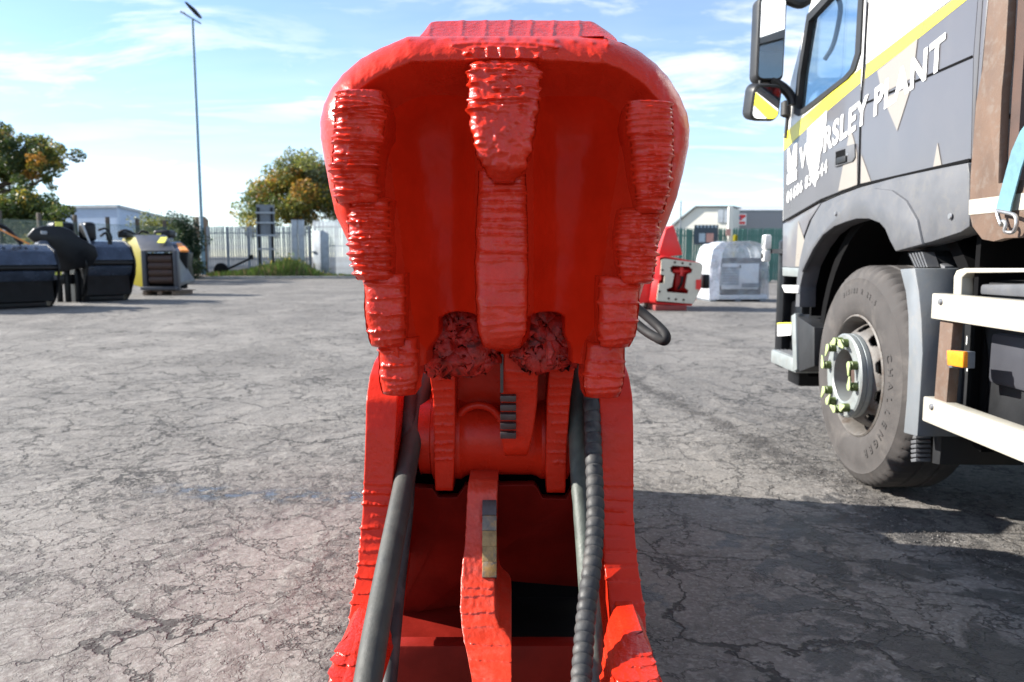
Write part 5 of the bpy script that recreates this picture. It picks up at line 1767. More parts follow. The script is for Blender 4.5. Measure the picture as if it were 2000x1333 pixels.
for a, hpx in ((577, 430), (590, 430)):
    p0 = PY(a, 500, FY - .6)
    h_ = PY(a, hpx, FY - .6).z
    t = thing('gate_post', 'wide pale steel gate post, %s of the pair beside the sheeted gate' % ('left one' if a == 577 else 'right one'), 'gate post', (p0.x, FY - .6, 0), 0, 'pale gate posts')
    q_ = MB(); q_.box((0, 0, h_ / 2), (.30, .16, h_)); q_.build('post', M['galv'], t, bevel=.01)
    q_ = MB(); q_.box((0, 0, h_ + .012), (.33, .19, .02)); q_.build('cap', M['galvdark'], t)
# back of a site board on two posts
p0 = PY(521, 500, FY - 1.2)
sb = thing('site_board', 'back of tall dark grey board on two posts in front of the fence', 'sign board', (p0.x, FY - 1.2, 0), R(8))
kx = (FY - 1.2) / FPX
zt1, zb1 = PY(521, 400, FY - 1.2).z, PY(521, 462, FY - 1.2).z
q_ = MB(); q_.box((0, .04, (zt1 + zb1) / 2), (34 * kx, .03, zt1 - zb1)); q_.build('board', M['galvdark'], sb)
for x in (-13, 12):
    q_ = MB(); q_.box((x * kx, -.02, zt1 / 2 - .1), (.12, .10, zt1 - .1)); q_.build('post', M['black'], sb)
for z in (zt1 - .42, (zt1 + zb1) / 2 - .12, zb1 + .05, zb1 - .66):
    q_ = MB(); q_.box((0, -.09, z), (37 * kx, .05, .09)); q_.build('rail', M['galv'], sb)

# lamp post
p0 = PY(397, 520, 40.3)
zl = PY(376, 38, 40.3).z
lp = thing('lamp_post', 'tall slim grey lamp post with one tilted lamp head', 'lamp post', (p0.x, 40.3, 0))
q_ = MB(); q_.tube([(0, 0, 0), (0, 0, 2.2), (0, 0, 2.25), (0, 0, zl)], [.125, .125, .095, .062], 16); q_.build('column', M['lampteal'], lp)
q_ = MB(); q_.box((.0, 0, zl + .03), (.95, .10, .07), Matrix.Rotation(R(30), 3, 'Y')); q_.build('bracket', M['galvdark'], lp)
q_ = MB(); q_.prism([(-.50, .02), (-.42, .09), (.0, .16), (.45, .13), (.52, .05), (.45, -.02), (-.35, -.02)], 'y', -.20, .20)
hd_ = q_.build('lamp_head', M['black'], lp, bevel=.03)
hd_.location, hd_.rotation_euler = (.02, 0, zl + .42), (0, R(48), 0)
q_ = MB(); q_.box((.05, 0, -.03), (.5, .3, .02)); q_.build('lamp_lens', M['galv'], hd_)
q_ = MB(); q_.box((-.48, 0, zl + .32), (.20, .16, .08), Matrix.Rotation(R(20), 3, 'Y')); q_.build('sensor_box', M['galv'], lp)

# leaning brown timber post, dark trailer frame in the weeds, low rubble
p0 = PY(398, 500, 42.5)
tp = thing('timber_post', 'thick brown timber post leaning behind the lamp post', 'post', (p0.x, 42.5, 0))
q_ = MB(); q_.prism([(-.30, 0), (-.45, PY(0, 425, 42.5).z), (.1, PY(0, 423, 42.5).z), (.28, PY(0, 430, 42.5).z), (.25, 0)], 'y', -.2, .2); q_.build('trunk', M['woodpost'], tp, bevel=.05)
tb = thing('drawbar', 'dark steel drawbar with wheel lying in the weeds by the fence', 'drawbar', (PY(440, 500, 40.4).x, 40.4, .1))
q_ = MB(); q_.bar((.0, 0, .30), (1.35, 0, .92), .10, .10); q_.build('beam', M['black'], tb)
q_ = MB(); q_.box((1.35, 0, .98), (.22, .2, .24)); q_.build('coupling', M['black'], tb, bevel=.03)
q_ = MB(); q_.lathe([(.10, -.12), (.34, -.12), (.38, -.06), (.38, .06), (.34, .12), (.10, .12)], (-.25, 0, .30), 'y', 24); q_.build('wheel', M['black'], tb)
q_ = MB(); q_.box((1.0, .2, .14), (.9, .4, .24)); q_.build('axle_box', M['black'], tb, bevel=.05)


# ------------------------------------------------------------------ vegetation
def leaves(mb, c, r, n, size, mi, g, flat=.8):
    for _ in range(n):
        while True:
            p_ = Vector((g.uniform(-1, 1), g.uniform(-1, 1), g.uniform(-1, 1)))
            if p_.length < 1:
                break
        p_ = Vector(c) + Vector((p_.x * r, p_.y * r, p_.z * r * flat))
        s = size * g.uniform(.6, 1.35)
        u = Vector((g.gauss(0, 1), g.gauss(0, 1), g.gauss(0, .7))).normalized()
        v = u.cross(Vector((g.gauss(0, 1), g.gauss(0, 1), g.gauss(0, 1)))).normalized()
        a, b_ = u * s, v * s * .55
        mb.add([p_ - a, p_ - b_ + a * .1, p_ + a, p_ + b_ + a * .1], [(0, 1, 2, 3)], mi() if callable(mi) else mi)


def tree(name, label, cat, loc, trunk_r, limbs, clumps, leafm, weights, n_leaf, size, seed, group=None):
    """limbs: list of point lists (local); clumps: (centre, radius)"""
    g = random.Random(seed)
    t = thing(name, label, cat, loc, 0, group)
    mb = MB()
    for pts, r0, r1 in limbs:
        p_ = smooth_path(pts, 10)
        mb.tube(p_, [r0 + (r1 - r0) * i / 10 for i in range(11)], 8)
    mb.build('trunk', M['bark'], t)
    cr = MB()
    tot = sum(r ** 2 for _, r, *_ in clumps)
    for cl_ in clumps:
        c, r = cl_[0], cl_[1]
        wts = cl_[2] if len(cl_) > 2 else weights
        main = g.choices(range(len(leafm)), wts)[0]
        pick = lambda: main if g.random() < .72 else g.choices(range(len(leafm)), wts)[0]
        leaves(cr, c, r, max(4, int(n_leaf * r ** 2 / tot)), size, pick, g)
    cr.build('crown', [M[x] for x in leafm], t, smooth=0, recalc=False)
    return t


def blob_clumps(g, centre, rad, n, r0, r1, shell=.55):
    res = []
    for _ in range(n):
        while True:
            p_ = Vector((g.uniform(-1, 1), g.uniform(-1, 1), g.uniform(-1, 1)))
            if shell < p_.length < 1:
                break
        res.append((Vector(centre) + Vector((p_.x * rad[0], p_.y * rad[1], p_.z * rad[2])), g.uniform(r0, r1)))
    return res


# big tree at the left edge
g = random.Random(11)
TX = PY(-60, 500, 36).x
def L3(px, py, Y=36.0):
    p_ = PY(px, py, Y)
    return Vector((p_.x - TX, p_.y - 36.0, p_.z))
limbs = [([(0, 0, 0), (.1, 0, 1.8), L3(-50, 400)], .34, .24),
         ([L3(-50, 410), L3(-10, 370), L3(30, 352), L3(70, 338)], .20, .05), ([L3(-20, 385), L3(20, 372), L3(60, 362), L3(110, 340)], .13, .03),
         ([L3(-50, 400), L3(-40, 340), L3(-10, 290), L3(10, 262)], .20, .04), ([L3(-30, 330), L3(20, 310), L3(60, 290), L3(95, 283)], .12, .03),
         ([L3(-20, 395), L3(10, 402), L3(45, 380)], .1, .03), ([L3(30, 352), L3(60, 325), L3(105, 312)], .06, .02)]
cl_ = []
for px, py, r, n in ((10, 275, .75, 9), (-30, 300, 1.0, 9), (45, 300, .75, 10), (85, 298, .62, 11), (100, 318, .55, 9), (70, 335, .55, 8), (20, 325, .8, 10), (112, 330, .40, 6), (-20, 350, .8, 8), (30, 355, .55, 6), (95, 350, .40, 5), (-40, 250, .9, 8), (5, 255, .5, 5), (-10, 385, .55, 5), (60, 362, .35, 4)):
    for _ in range(n):
        c = L3(px + g.gauss(0, 14), py + g.gauss(0, 9), 36 + g.gauss(0, .9))
        wts = (2, 2.6, .22, .2, .8) if px < 70 else (1.8, 1.6, .6, 1.0, .9)
        cl_.append((c, r * g.uniform(.42, .8), wts))
tree('autumn_tree', 'spreading tree with turning leaves at the left edge, behind the wire fence', 'tree', (TX, 36.0, 0), .3, limbs, cl_, ['leaf_green', 'leaf_dark', 'leaf_yellow', 'leaf_orange', 'leaf_olive'], (2, 1.5, .6, .6, 2), 26000, .07, 21)
# low dense tree under it
TX2 = PY(60, 500, 34).x
def L4(px, py, Y=34.0):
    p_ = PY(px, py, Y)
    return Vector((p_.x - TX2, p_.y - 34.0, p_.z))
cl_ = []
for px, py, r, n in ((60, 405, .7, 14), (20, 420, .8, 14), (100, 412, .5, 12), (125, 420, .38, 8), (40, 440, .7, 12), (90, 440, .6, 12), (0, 400, .6, 10), (-30, 420, .9, 12), (60, 470, .7, 10), (10, 480, .8, 10), (115, 460, .5, 8)):
    for _ in range(n):
        cl_.append((L4(px + g.gauss(0, 15), py + g.gauss(0, 8), 34 + g.gauss(0, .8)), r * g.uniform(.5, .9), (2, 2.4, .25, .05, .5)))
tree('bushy_tree', 'low dense dark green tree behind the wire fence at left', 'tree', (TX2, 34.0, 0), .2, [([(0, 0, 0), L4(60, 470), L4(55, 420)], .16, .05), ([L4(60, 470), L4(100, 420)], .1, .03), ([L4(60, 470), L4(10, 420)], .1, .03)], cl_, ['leaf_green', 'leaf_dark', 'leaf_yellow', 'leaf_orange', 'leaf_olive'], (2, 2, .4, .1, 1), 22000, .085, 22)
# rounded autumn tree behind the palisade fence
TY = 48.0
TX3 = PY(575, 500, TY).x
def L5(px, py, Y=TY):
    p_ = PY(px, py, Y)
    return Vector((p_.x - TX3, p_.y - TY, p_.z))
cl_ = []
for px, py, r, n, wts in ((600, 330, .9, 16, (2, .3, .6, .3, 2, 1)), (560, 345, .8, 14, (1, .1, 2, 1.6, 2, .4)), (530, 370, .9, 16, (1, .1, 2, 2, 2, .2)), (490, 385, .5, 9, (2, .3, 1, .5, 2, .2)), (585, 380, 1.0, 18, (1, .1, 2.2, 2.0, 2, .8)), (640, 345, 1.0, 18, (1.6, .2, .3, .3, 1, 3)), (625, 390, 1.0, 16, (1.6, .3, .7, .6, 1, 3)), (540, 410, .9, 14, (2.2, .6, 1, .5, 2, .4)), (500, 415, .6, 8, (2, .4, 1, .2, 2, .2)), (590, 420, .9, 14, (2.4, .6, .8, .6, 2, 1)), (660, 400, .9, 12, (2, .4, .3, .3, 1, 3)), (560, 315, .4, 5, (2, .3, .8, .5, 2, .5)), (480, 425, .45, 6, (2, .1, 1.6, 0, 2, 0)), (500, 440, .5, 8, (2, .1, 1.6, 0, 2, 0)), (670, 360, .9, 10, (2, .3, .3, .2, 1, 3))):
    for _ in range(n):
        cl_.append((L5(px + g.gauss(0, 16), py + g.gauss(0, 11), TY + g.gauss(0, 1.0)), r * g.uniform(.55, 1.0), wts))
tree('yellowing_tree', 'round yellow and orange autumn tree behind the grey palisade fence', 'tree', (TX3, TY, 0), .3, [([(0, 0, 0), L5(575, 430), L5(580, 350)], .22, .06), ([L5(575, 440), L5(520, 380), L5(462, 378)], .12, .02), ([L5(575, 430), L5(630, 360)], .12, .03), ([L5(575, 400), L5(540, 350)], .08, .02), ([L5(580, 370), L5(600, 310)], .06, .015)], cl_, ['leaf_green', 'leaf_dark', 'leaf_yellow', 'leaf_orange', 'leaf_olive', 'leaf_grey'], (2, .5, 1.5, 1, 2, 1), 52000, .085, 23)
# ivy-clad dark shrub and a pale shrub by the lamp post
TX4 = PY(364, 500, 38).x
cl_ = []
for _ in range(60):
    px, py = 364 + g.gauss(0, 11), g.uniform(424, 545)
    p_ = PY(px - (0 if py > 450 else 4), py, 38 + g.gauss(0, .3))
    cl_.append((Vector((p_.x - TX4, p_.y - 38, max(.1, p_.z))), g.uniform(.30, .52)))
tree('ivy_shrub', 'narrow upright dark ivy-clad shrub left of the lamp post', 'shrub', (TX4, 38.0, 0), .1, [([(0, 0, 0), (0, 0, 1.5), (-.1, 0, 2.8)], .10, .03)], cl_, ['leaf_ivy', 'leaf_dark', 'leaf_grey'], (5, 2, .4), 9000, .06, 24)
TX5 = PY(305, 500, 42).x
cl_ = []
for _ in range(50):
    p_ = PY(306 + g.gauss(0, 22), 452 + g.gauss(0, 13), 42 + g.gauss(0, .5))
    cl_.append((Vector((p_.x - TX5, p_.y - 42, max(.2, p_.z))), g.uniform(.35, .65)))
tree('pale_shrub', 'loose olive shrub in front of the pale blue warehouse', 'shrub', (TX5, 42.0, 0), .1, [([(0, 0, 0), (0, 0, 1.2), (.2, 0, 2.8)], .06, .02), ([(0, 0, .8), (-.6, 0, 2.2)], .04, .015)], cl_, ['leaf_olive', 'leaf_grey', 'leaf_dark'], (3, 2, 1), 5000, .06, 25)


def weeds():
    g = random.Random(9)
    mb = MB()
    for k in range(6500):
        px = g.uniform(400, 700)
        dens = np.interp(px, [400, 440, 470, 520, 560, 610, 640, 700], [.15, .25, .7, 1, 1, .55, .3, .25])
        if g.random() > dens:
            continue
        hmax = np.interp(px, [400, 470, 510, 560, 585, 610, 630, 700], [.25, .35, .55, .95, .8, .4, .16, .14])
        Y = g.uniform(39.2, 41.0)
        x = PY(px, 500, Y).x
        h = hmax * g.uniform(.35, 1.1)
        a = g.uniform(0, 6.28)
        w = g.uniform(.012, .03)
        dx, dy = math.cos(a) * h * .4, math.sin(a) * h * .4
        mi = g.choices((0, 1, 2), (6, 1.6, 2))[0]
        z0 = .1
        mb.add([(x - w, Y, z0), (x + w, Y, z0), (x + dx * .5 + w, Y + dy * .5, z0 + h * .65), (x + dx * .5 - w, Y + dy * .5, z0 + h * .65), (x + dx, Y + dy, z0 + h)], [(0, 1, 2, 3), (3, 2, 4)], mi)
    for k in range(900):
        px = g.gauss(560, 30)
        Y = g.uniform(39.8, 41.0)
        p_ = PY(px, 500, Y)
        leaves(mb, (p_.x, Y, .1 + abs(g.gauss(0, .45)) * np.interp(px, [480, 560, 620], [.4, 1, .5])), .10, 3, .06, lambda: g.choices((0, 3), (3, 1))[0], g)
    tag(mb.build('weeds', [M['grass_green'], M['weed_dry'], M['leaf_green'], M['leaf_yellow']], smooth=0, recalc=False), 'bright green grass and weeds on the verge before the palisade fence', 'weeds', kind='stuff')


weeds()

# wire fence at the left: concrete posts and chain link
wf0, wf1 = PY(-90, 500, 27.0), PY(330, 500, 36.5)
d = Vector((wf1.x - wf0.x, wf1.y - wf0.y, 0))
L = d.length
wf = thing('wire_fence', 'green chain-link fence with posts behind the black attachments', 'fence', (wf0.x, wf0.y, 0), math.atan2(d.y, d.x))
H_ = 2.5
mb = MB()
s_ = .09
k = -H_
while k < L:
    for sg in (1, -1):
        x0, x1 = (k, k + H_) if sg > 0 else (k + H_, k)
        a, b_ = Vector((x0, 0, 0)), Vector((x1, 0, H_))
        a2, b2_ = max(0, min(L, a.x)), max(0, min(L, b_.x))
        if abs(a2 - b2_) < .01:
            continue
        za, zb_ = H_ * (a2 - x0) / (x1 - x0), H_ * (b2_ - x0) / (x1 - x0)
        mb.bar((a2, 0.0 if sg > 0 else .008, za), (b2_, 0.0 if sg > 0 else .008, zb_), .006, .006)
    k += s_
o = mb.build('chain_link', M['greenfence'], wf, smooth=0, recalc=False)
o['kind'] = 'stuff'
for t_ in np.linspace(.02, .99, 7):
    mb = MB(); mb.box((L * t_, .08, 1.4), (.13, .13, 2.8)); mb.build('post', M['bark'], wf, bevel=.01)
for z in (.4, 1.4, 2.45):
    mb = MB(); mb.tube([(0, .01, z), (L, .01, z)], .006, 5); mb.build('line_wire', M['galvdark'], wf)

# pale blue warehouse far left
def shed(name, label, pts, depth, zt, m, roofm, ribs, cat='warehouse'):
    pass
wy = 62.0
a, c, e_ = PY(138, 408, wy + 4), PY(230, 406, wy), PY(352, 428, wy + 26)
wa_ = thing('warehouse', 'pale blue metal-clad warehouse beyond the fence at left', 'warehouse', (c.x, c.y, 0))
def wallq(name, p0, p1, z0, z1, m, parent, n=0, th=.12):
    d = Vector((p1[0] - p0[0], p1[1] - p0[1], 0))
    L = d.length
    ang = math.atan2(d.y, d.x)
    mb = MB()
    mb.prism([(0, 0), (L, 0), (L, z1), (0, z0)], 'y', 0, th)
    if n:
        for k in range(n):
            x = L * (k + .5) / n
            zt = z0 + (z1 - z0) * (k + .5) / n
            mb.box((x, -.02, zt / 2), (L / n * .45, .05, zt - .05))
    o = mb.build(name, m, parent)
    o.location = (p0[0], p0[1], 0)
    o.rotation_euler = (0, 0, ang)
    return o
ho = Vector(wa_.location)
wallq('wall', (a.x - ho.x - 6, a.y - ho.y), (0, 0), a.z, c.z, M['cladblue'], wa_, 60)
wallq('wall', (0, 0), (e_.x - ho.x, e_.y - ho.y), c.z, c.z, M['cladblue'], wa_, 60)
mb = MB(); mb.bar((a.x - ho.x - 6, a.y - ho.y - .1, a.z + .1), (.1, -.1, c.z + .1), .3, .22); mb.bar((0, -.1, c.z + .1), (e_.x - ho.x, e_.y - ho.y - .1, c.z + .1), .3, .22); mb.build('roof_edge', M['galv'], wa_)
mb = MB()
mb.add([(a.x - ho.x - 6, a.y - ho.y, a.z), (0, 0, c.z), (e_.x - ho.x, e_.y - ho.y, c.z), (a.x - ho.x - 6, e_.y - ho.y + 10, c.z + .5)], [(0, 1, 2, 3)])
mb.build('roof', M['roofgrey'], wa_, recalc=False)
sgn = PY(261, 436, wy + 5)
mb = MB(); mb.box((PY(262, 436, wy + 5.5).x - ho.x, 4.9, sgn.z), (1.1, .12, .25), Matrix.Rotation(math.atan2(e_.y - ho.y, e_.x - ho.x), 3, 'Z')); mb.build('sign_panel', M['genset'], wa_)

# ------------------------------------------------------------------ background, right
GY = 34.0
a, c = PY(1290, 500, GY), PY(1560, 500, GY)
palisade('green_fence', 'tall green palisade fence across the back at right', (a.x, GY, 0), (c.x, GY, 0), PY(1400, 446, GY).z, 56, M['greenfence'], M['greenfence'], pw=.095, posts=6)
# dark gate panel with a banner on the fence
p0 = PY(1379, 500, GY - .2)
bn = thing('fence_banner', 'dark banner with blurred pale and salmon blocks on green fence', 'banner', (p0.x, GY - .12, 0))
kx = GY / FPX
z0, z1 = PY(0, 478, GY).z, PY(0, 440, GY).z
q_ = MB(); q_.box((0, 0, (z0 + z1) / 2), (46 * kx, .03, z1 - z0)); q_.build('backing', M['signdark'], bn)
q_ = MB(); q_.box((-8 * kx, -.025, PY(0, 465, GY).z), (12 * kx, .012, 17 * kx)); q_.build('print_block', M['lightprint'], bn)
q_ = MB(); q_.box((7 * kx, -.025, PY(0, 465, GY).z), (14 * kx, .012, 17 * kx)); q_.build('print_block', M['salmon'], bn)
for k in range(6):
    q_ = MB(); q_.box(((-17 + 7 * k) * kx, -.03, PY(0, 443, GY).z), (3 * kx, .012, 5 * kx)); q_.build('letter_block', M['lightprint'], bn)
p0 = PY(1436, 480, GY - .6)
yp = thing('yellow_bollard', 'yellow post standing against the green fence', 'bollard', (p0.x, GY - .6, 0))
q_ = MB(); q_.tube([(0, 0, 0), (0, 0, PY(0, 461, GY - .6).z)], .10, 14); q_.lathe([(.10, PY(0, 461, GY - .6).z), (.06, PY(0, 459, GY - .6).z)], (0, 0, 0), 'z', 14); q_.build('post', M['machyellow'], yp)
p0 = PY(1425.5, 480, GY - .4)
cp_ = thing('cream_post', 'cream steel post with an orange plate by the green fence', 'post', (p0.x, GY - .35, 0))
hz = PY(0, 405, GY).z
q_ = MB(); q_.box((0, 0, hz / 2), (.20, .16, hz)); q_.build('column', M['cladcream'], cp_, bevel=.01)
q_ = MB(); q_.box((-.25 * 0 - .1, -.1, PY(0, 455, GY).z), (.2, .02, .28)); q_.build('orange_plate', M['salmon'], cp_)

# cream shed with a ridge, grey shed with the coloured sign
by = 58.0
pk = [PY(x, y, by) for x, y in ((1318, 441), (1361, 407), (1432, 409))]
cs = thing('cream_shed', 'cream metal-clad shed with a sloping roof beyond green fence', 'shed', (pk[0].x, by, 0), R(-28))
o_ = pk[0].x
mb = MB(); mb.prism([(0, 0), (0, pk[0].z), ((pk[1].x - o_) * .97, pk[1].z), ((pk[2].x - o_) * .97, pk[2].z), ((pk[2].x - o_) * .97, 0)], 'y', 0, 2.5); mb.build('wall', M['cladcream'], cs)
mb = MB(); mb.prism([(-.2, pk[0].z - .1), ((pk[1].x - o_) * .97, pk[1].z + .05), ((pk[2].x - o_) * .97 + .1, pk[2].z + .05), ((pk[2].x - o_) * .97 + .1, pk[2].z + .12), ((pk[1].x - o_) * .97, pk[1].z + .12), (-.2, pk[0].z + .1)], 'y', -.2, 2.7); mb.build('roof', M['roofgrey'], cs)
for x0 in (1407, 1420):
    q0, q1 = PY(x0, 412, by - .05), PY(x0 + 10, 437, by - .05)
    mb = MB(); mb.box((((q0.x + q1.x) / 2 - o_) * .95, -.05, (q0.z + q1.z) / 2), (q1.x - q0.x, .08, q0.z - q1.z)); mb.build('wall_panel', M['galv'], cs)
by2 = 60.0
q0, q1 = PY(1432, 412, by2), PY(1600, 412, by2)
gs = thing('grey_shed', 'grey ribbed warehouse with a coloured sign beyond the green fence', 'warehouse', (q0.x, by2, 0))
L = q1.x - q0.x
zt = PY(0, 415, by2).z
mb = MB(); mb.box((L / 2, .1, zt / 2), (L, .2, zt)); mb.build('wall', M['cladgrey'], gs)
first = None
for k in range(44):
    if first is None:
        mb = MB(); mb.box((0, -.03, zt / 2), (.09, .06, zt)); first = mb.build('wall_rib', M['cladgrey'], gs); first.location = (.1, 0, 0)
    else:
        piece(first, 'wall_rib', gs, (.1 + k * L / 44, 0, 0))
mb = MB(); mb.prism([(0, zt - .05), (0, zt + .1), (6, zt + .75), (6, zt + .5)], 'x', -.1, L); mb.build('roof', M['roofgrey'], gs)
first = None
for k in range(40):
    if first is None:
        mb = MB(); mb.prism([(-.06, zt + .1), (-.06, zt + .18), (6, zt + .82), (6, zt + .72)], 'x', 0, .10); first = mb.build('roof_rib', M['galv'], gs)
    else:
        piece(first, 'roof_rib', gs, (k * L / 40, 0, 0))
s0, s1 = PY(1437, 418, by2 - .3), PY(1458, 440, by2 - .3)
sg = thing('wall_sign', 'square red and white sign with a blue mark on the grey warehouse', 'sign', ((s0.x + s1.x) / 2, by2 - .2, (s0.z + s1.z) / 2))
w_, h_ = s1.x - s0.x, s0.z - s1.z
mb = MB(); mb.box((0, 0, 0), (w_, .05, h_)); mb.build('board', M['decal'], sg)
mb = MB(); mb.prism([(-w_ * .42, -h_ * .08), (-w_ * .42, h_ * .42), (w_ * .42, h_ * .42), (w_ * .42, h_ * .22), (w_ * .05, h_ * .0), (w_ * .2, -h_ * .08)], 'y', -.04, -.026); mb.build('red_field', M['redbright'], sg)
mb = MB(); mb.prism([(-w_ * .3, -h_ * .05), (-w_ * .3, h_ * .26), (0, h_ * .26), (-.02, h_ * .05)], 'y', -.055, -.041); mb.build('blue_mark', M['navy'], sg)
mb = MB(); mb.box((0, -.033, -h_ * .30), (w_ * .8, .012, h_ * .22)); mb.build('red_bar', M['redbright'], sg)
# thin mast
p0 = PY(1328, 480, 40)
ms = thing('thin_mast', 'thin grey mast rising beside the cream shed', 'mast', (p0.x, 40, 0))
mb = MB(); mb.tube([(0, 0, 0), (0, 0, PY(0, 393, 40).z)], [.05, .03], 8); mb.build('pole', M['galvdark'], ms)
mb = MB(); mb.box((0, 0, .02), (.3, .3, .04)); mb.build('base_plate', M['galvdark'], ms)

# generator under clear plastic film
base = G(1441, 589)
gn = thing('generator', 'white generator on a frame under a crumpled clear plastic cover', 'generator', (base.x, base.y, 0), R(4))
k = base.y / FPX
w_ = 118 * k
zt = PY(0, 473, base.y).z
mb = MB(); mb.box((0, .5, .62), (w_ * .80, .9, .92)); bd = mb.build('body', M['machgrey'], gn, bevel=.03)
mb = MB(); mb.box((.05, .03, .62), (74 * k, .04, 50 * k)); fp = mb.build('front_panel', M['genset'], gn, bevel=.015)
mb = MB(); mb.box((-.22, .005, .63), (36 * k, .02, 36 * k)); mb.build('grille', M['galv'], fp)
for j in range(7):
    mb = MB(); mb.box((-.22, -.008, .63 - 15 * k + 5 * k * j), (35 * k, .012, .014)); mb.build('grille_slat', M['galvdark'], fp)
mb = MB(); mb.box((.30, .0, .40), (32 * k, .02, 8 * k)); mb.build('name_strip', M['galvdark'], fp)
mb = MB(); mb.box((.03, -.01, .86), (.03, .02, .07)); mb.build('latch', M['blackmatt'], fp)
mb = MB(); mb.box((0, .5, .10), (w_ * .98, 1.0, .12)); sk = mb.build('skid', M['genset'], gn, bevel=.02)
for x in (-w_ * .42, w_ * .42, 0):
    mb = MB(); mb.box((x, .5, .03), (.14, 1.02, .06)); mb.build('skid_foot', M['galvdark'], sk)
# film: rounded hood
nu, nv = 60, 40
U, V = np.meshgrid(np.linspace(0, 1, nu), np.linspace(0, 1, nv))
ang = math.pi * U
n_ = 5.0
cx_, cz_ = np.sign(np.cos(ang)) * np.abs(np.cos(ang)) ** (2 / n_), np.abs(np.sin(ang)) ** (2 / n_)
X = -cx_ * w_ / 2
Z = .06 + cz_ * (zt - .06)
wr = (fbm(U * 9, V * 5, 4, 3) - .5) * .12
X = X * (1 + wr * .5)
Z = Z * (1 + wr * .5)
Yg = -.05 + 1.15 * V + (fbm(U * 7 + 3, V * 3, 3, 9) - .5) * .08
o = grid_mesh('plastic_cover', M['film'], np.stack([X, Yg, Z], -1), gn)
# front sheet of the film
Xf = (U - .5) * w_ * .98
zmax = .06 + (zt - .06) * (1 - np.abs(2 * U - 1) ** n_) ** (1 / n_)
Zf = .06 + V * (zmax - .06)
Yf = -.05 + (fbm(U * 6, V * 6, 4, 17) - .5) * .07
o = grid_mesh('front_film', M['film'], np.stack([Xf, Yf, Zf], -1), gn)
o.data.materials[0] = M['filmclear']
Yb_ = 1.08 + (fbm(U * 5 + 2, V * 5, 4, 23) - .5) * .07
grid_mesh('back_film', M['filmthick'], np.stack([Xf, Yb_, Zf], -1), gn)
xs_ = np.linspace(0, 1, 24)
U2, V2 = np.meshgrid(np.linspace(0, 1, 10), np.linspace(0, 1, 40))
A2 = math.pi * V2 * .42
X2 = -w_ / 2 * np.abs(np.cos(A2)) ** (2 / n_) * 1.02 + U2 * .26
Z2 = .05 + np.abs(np.sin(A2)) ** (2 / n_) * (zt - .05) * 1.01
Y2 = -.09 + (fbm(U2 * 4, V2 * 12, 3, 5) - .5) * .08
grid_mesh('film_fold', M['filmthick'], np.stack([X2, Y2, Z2], -1), gn)

# red attachment with cream end plate
base = G(1335, 607)
rc_ = thing('red_attachment', 'bright red attachment with cream bolted end plate and hollow, set down on timber', 'attachment', (base.x, base.y, 0), R(0))
k = base.y / FPX
def rl(px, py, dy=0.0):
    return INV[rc_.name] @ PY(px, py, base.y + dy)
fr_pts = [(1287, 503), (1300, 500), (1366, 513), (1372, 520), (1368, 565), (1358, 588), (1350, 598), (1282, 594), (1279, 588), (1286, 548), (1290, 545)]
P = [rl(a, c) for a, c in fr_pts]
n_ = len(P)
mb = MB()
off = Vector((-.42, 1.6, .0))
mb.add([v * 1.0 for v in P] + [v + off for v in P], [tuple(range(2 * n_ - 1, n_ - 1, -1))] + [(i, (i + 1) % n_, n_ + (i + 1) % n_, n_ + i) for i in range(n_)])
bx_ = mb.build('box_body', M['redbright'], rc_)
md = bx_.modifiers.new('thickness', 'SOLIDIFY')
md.thickness = .03
hole = [rl(a, c, -.05) for a, c in ((1309, 523), (1314, 519), (1346, 521), (1353, 527), (1351, 533), (1343, 536), (1338, 562), (1345, 568), (1343, 574), (1303, 571), (1302, 565), (1312, 561), (1317, 536), (1310, 531))]
plate = [rl(a, c, -.05) for a, c in ((1292, 508), (1300, 506), (1368, 514), (1373, 519), (1364, 575), (1354, 594), (1284, 588), (1283, 583), (1287, 555), (1297, 553), (1298, 538), (1290, 536))]
bm = bmesh.new()
es = []
for loop in (plate, hole):
    vs = [bm.verts.new(v) for v in loop]
    es += [bm.edges.new((vs[i], vs[(i + 1) % len(vs)])) for i in range(len(vs))]
bmesh.ops.triangle_fill(bm, use_beauty=True, use_dissolve=False, edges=es)
ret = bmesh.ops.extrude_face_region(bm, geom=bm.faces[:])
for v in ret['geom']:
    if isinstance(v, bmesh.types.BMVert):
        v.co.y += .045
bmesh.ops.recalc_face_normals(bm, faces=bm.faces)
me = bpy.data.meshes.new('end_plate')
bm.to_mesh(me); bm.free()
me.materials.append(M['creamplate'])
ep = bpy.data.objects.new('end_plate', me); COL.objects.link(ep); ep.parent = rc_
for a, c in ((1318, 513), (1333, 514.5), (1348, 516.5), (1306, 583.5), (1320, 585), (1335, 586), (1294, 528), (1288, 570)):
    mb = MB(); v = rl(a, c, -.05); mb.lathe([(.022, -.012), (.022, .01)], v, 'y', 10); mb.build('bolt_hole', M['void'], ep)
mb = MB(); v = rl(1330, 545, .5); mb.box(v, (.35, .5, .5)); mb.build('inner_block', M['redbright'], rc_, bevel=.05)
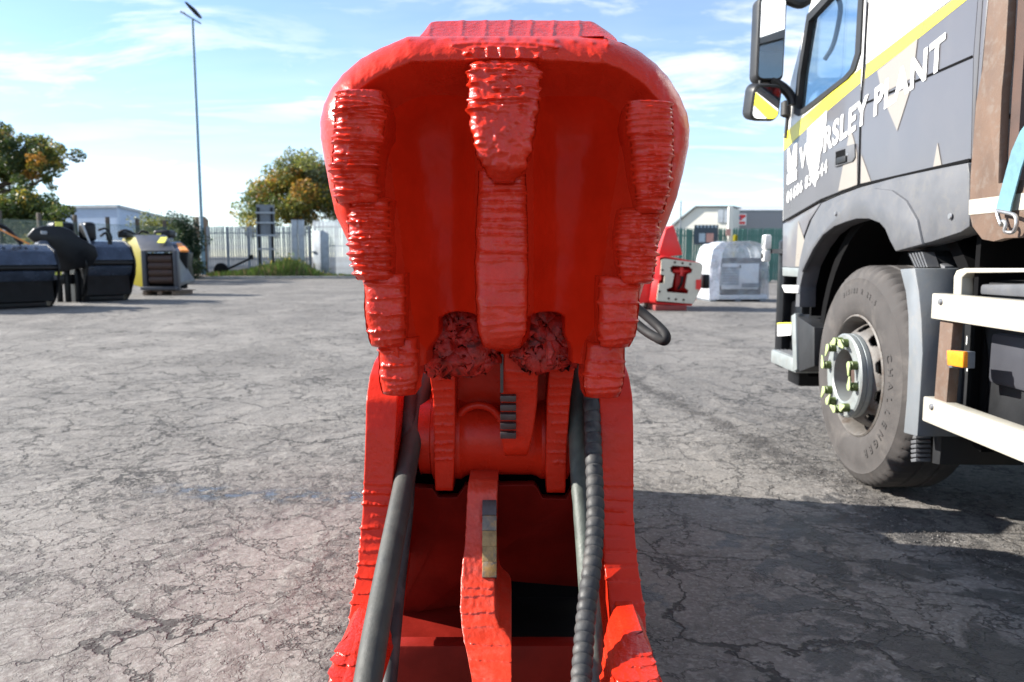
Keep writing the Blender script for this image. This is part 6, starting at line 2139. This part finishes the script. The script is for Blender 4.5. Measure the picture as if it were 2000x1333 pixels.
mb = MB(); v = rl(1331, 530, .1); mb.tube([v + Vector((-.18, 0, .0)), v + Vector((.18, 0, .0))], .035, 8); mb.tube([v + Vector((0, 0, .08)), v + Vector((0, 0, -.1))], .05, 8); mb.build('inner_lug', M['redbright'], rc_)
mb = MB(); mb.tube(smooth_path([rl(1333, 540, .05), rl(1331, 553, .05), rl(1324, 566, .1)], 10), .03, 8); mb.build('inner_hose', M['black'], rc_)
mb = MB(); q4 = [rl(a, c, .6) for a, c in ((1284, 505), (1300, 447), (1316, 440), (1334, 498))]
off = Vector((-.1, .6, 0))
mb.add(q4 + [v + off for v in q4], [(0, 1, 2, 3), (7, 6, 5, 4), (0, 1, 5, 4), (1, 2, 6, 5), (2, 3, 7, 6), (3, 0, 4, 7)]); mb.build('top_wedge', M['redbright'], rc_, bevel=.02)
mb = MB(); q4 = [rl(a, c, .3) for a, c in ((1276, 500), (1290, 505), (1282, 545), (1270, 560), (1272, 590), (1240, 596), (1252, 560))]
n_ = len(q4)
mb.add(q4 + [v + Vector((-.2, .9, 0)) for v in q4], [tuple(range(n_)), tuple(range(2 * n_ - 1, n_ - 1, -1))] + [(i, (i + 1) % n_, n_ + (i + 1) % n_, n_ + i) for i in range(n_)]); mb.build('side_jaw', M['redbright'], rc_, bevel=.02)
mb = MB(); mb.box(rl(1377, 550, .4), (.13, .3, .30)); mb.build('side_bracket', M['black'], rc_, bevel=.03)
mb = MB(); v = rl(1364, 556, -.06); mb.box(v, (.10, .03, .2)); mb.build('red_mark', M['redbright'], ep)
bl = thing('timber_block', 'red-stained timber block under the red attachment with the cream plate', 'timber', (base.x, base.y + .1, 0))
a, c = PY(1279, 600, base.y), PY(1340, 600, base.y)
mb = MB(); mb.box(((a.x + c.x) / 2 - base.x, .3, .055), (c.x - a.x, .9, .11)); mb.build('beam', mat('red_stained_timber', (.22, .035, .03), .7), bl, bevel=.01)
mb = MB(); mb.box(((a.x + c.x) / 2 - base.x, 1.1, .055), (c.x - a.x, .3, .11)); mb.build('beam', M['timber'], bl, bevel=.01)
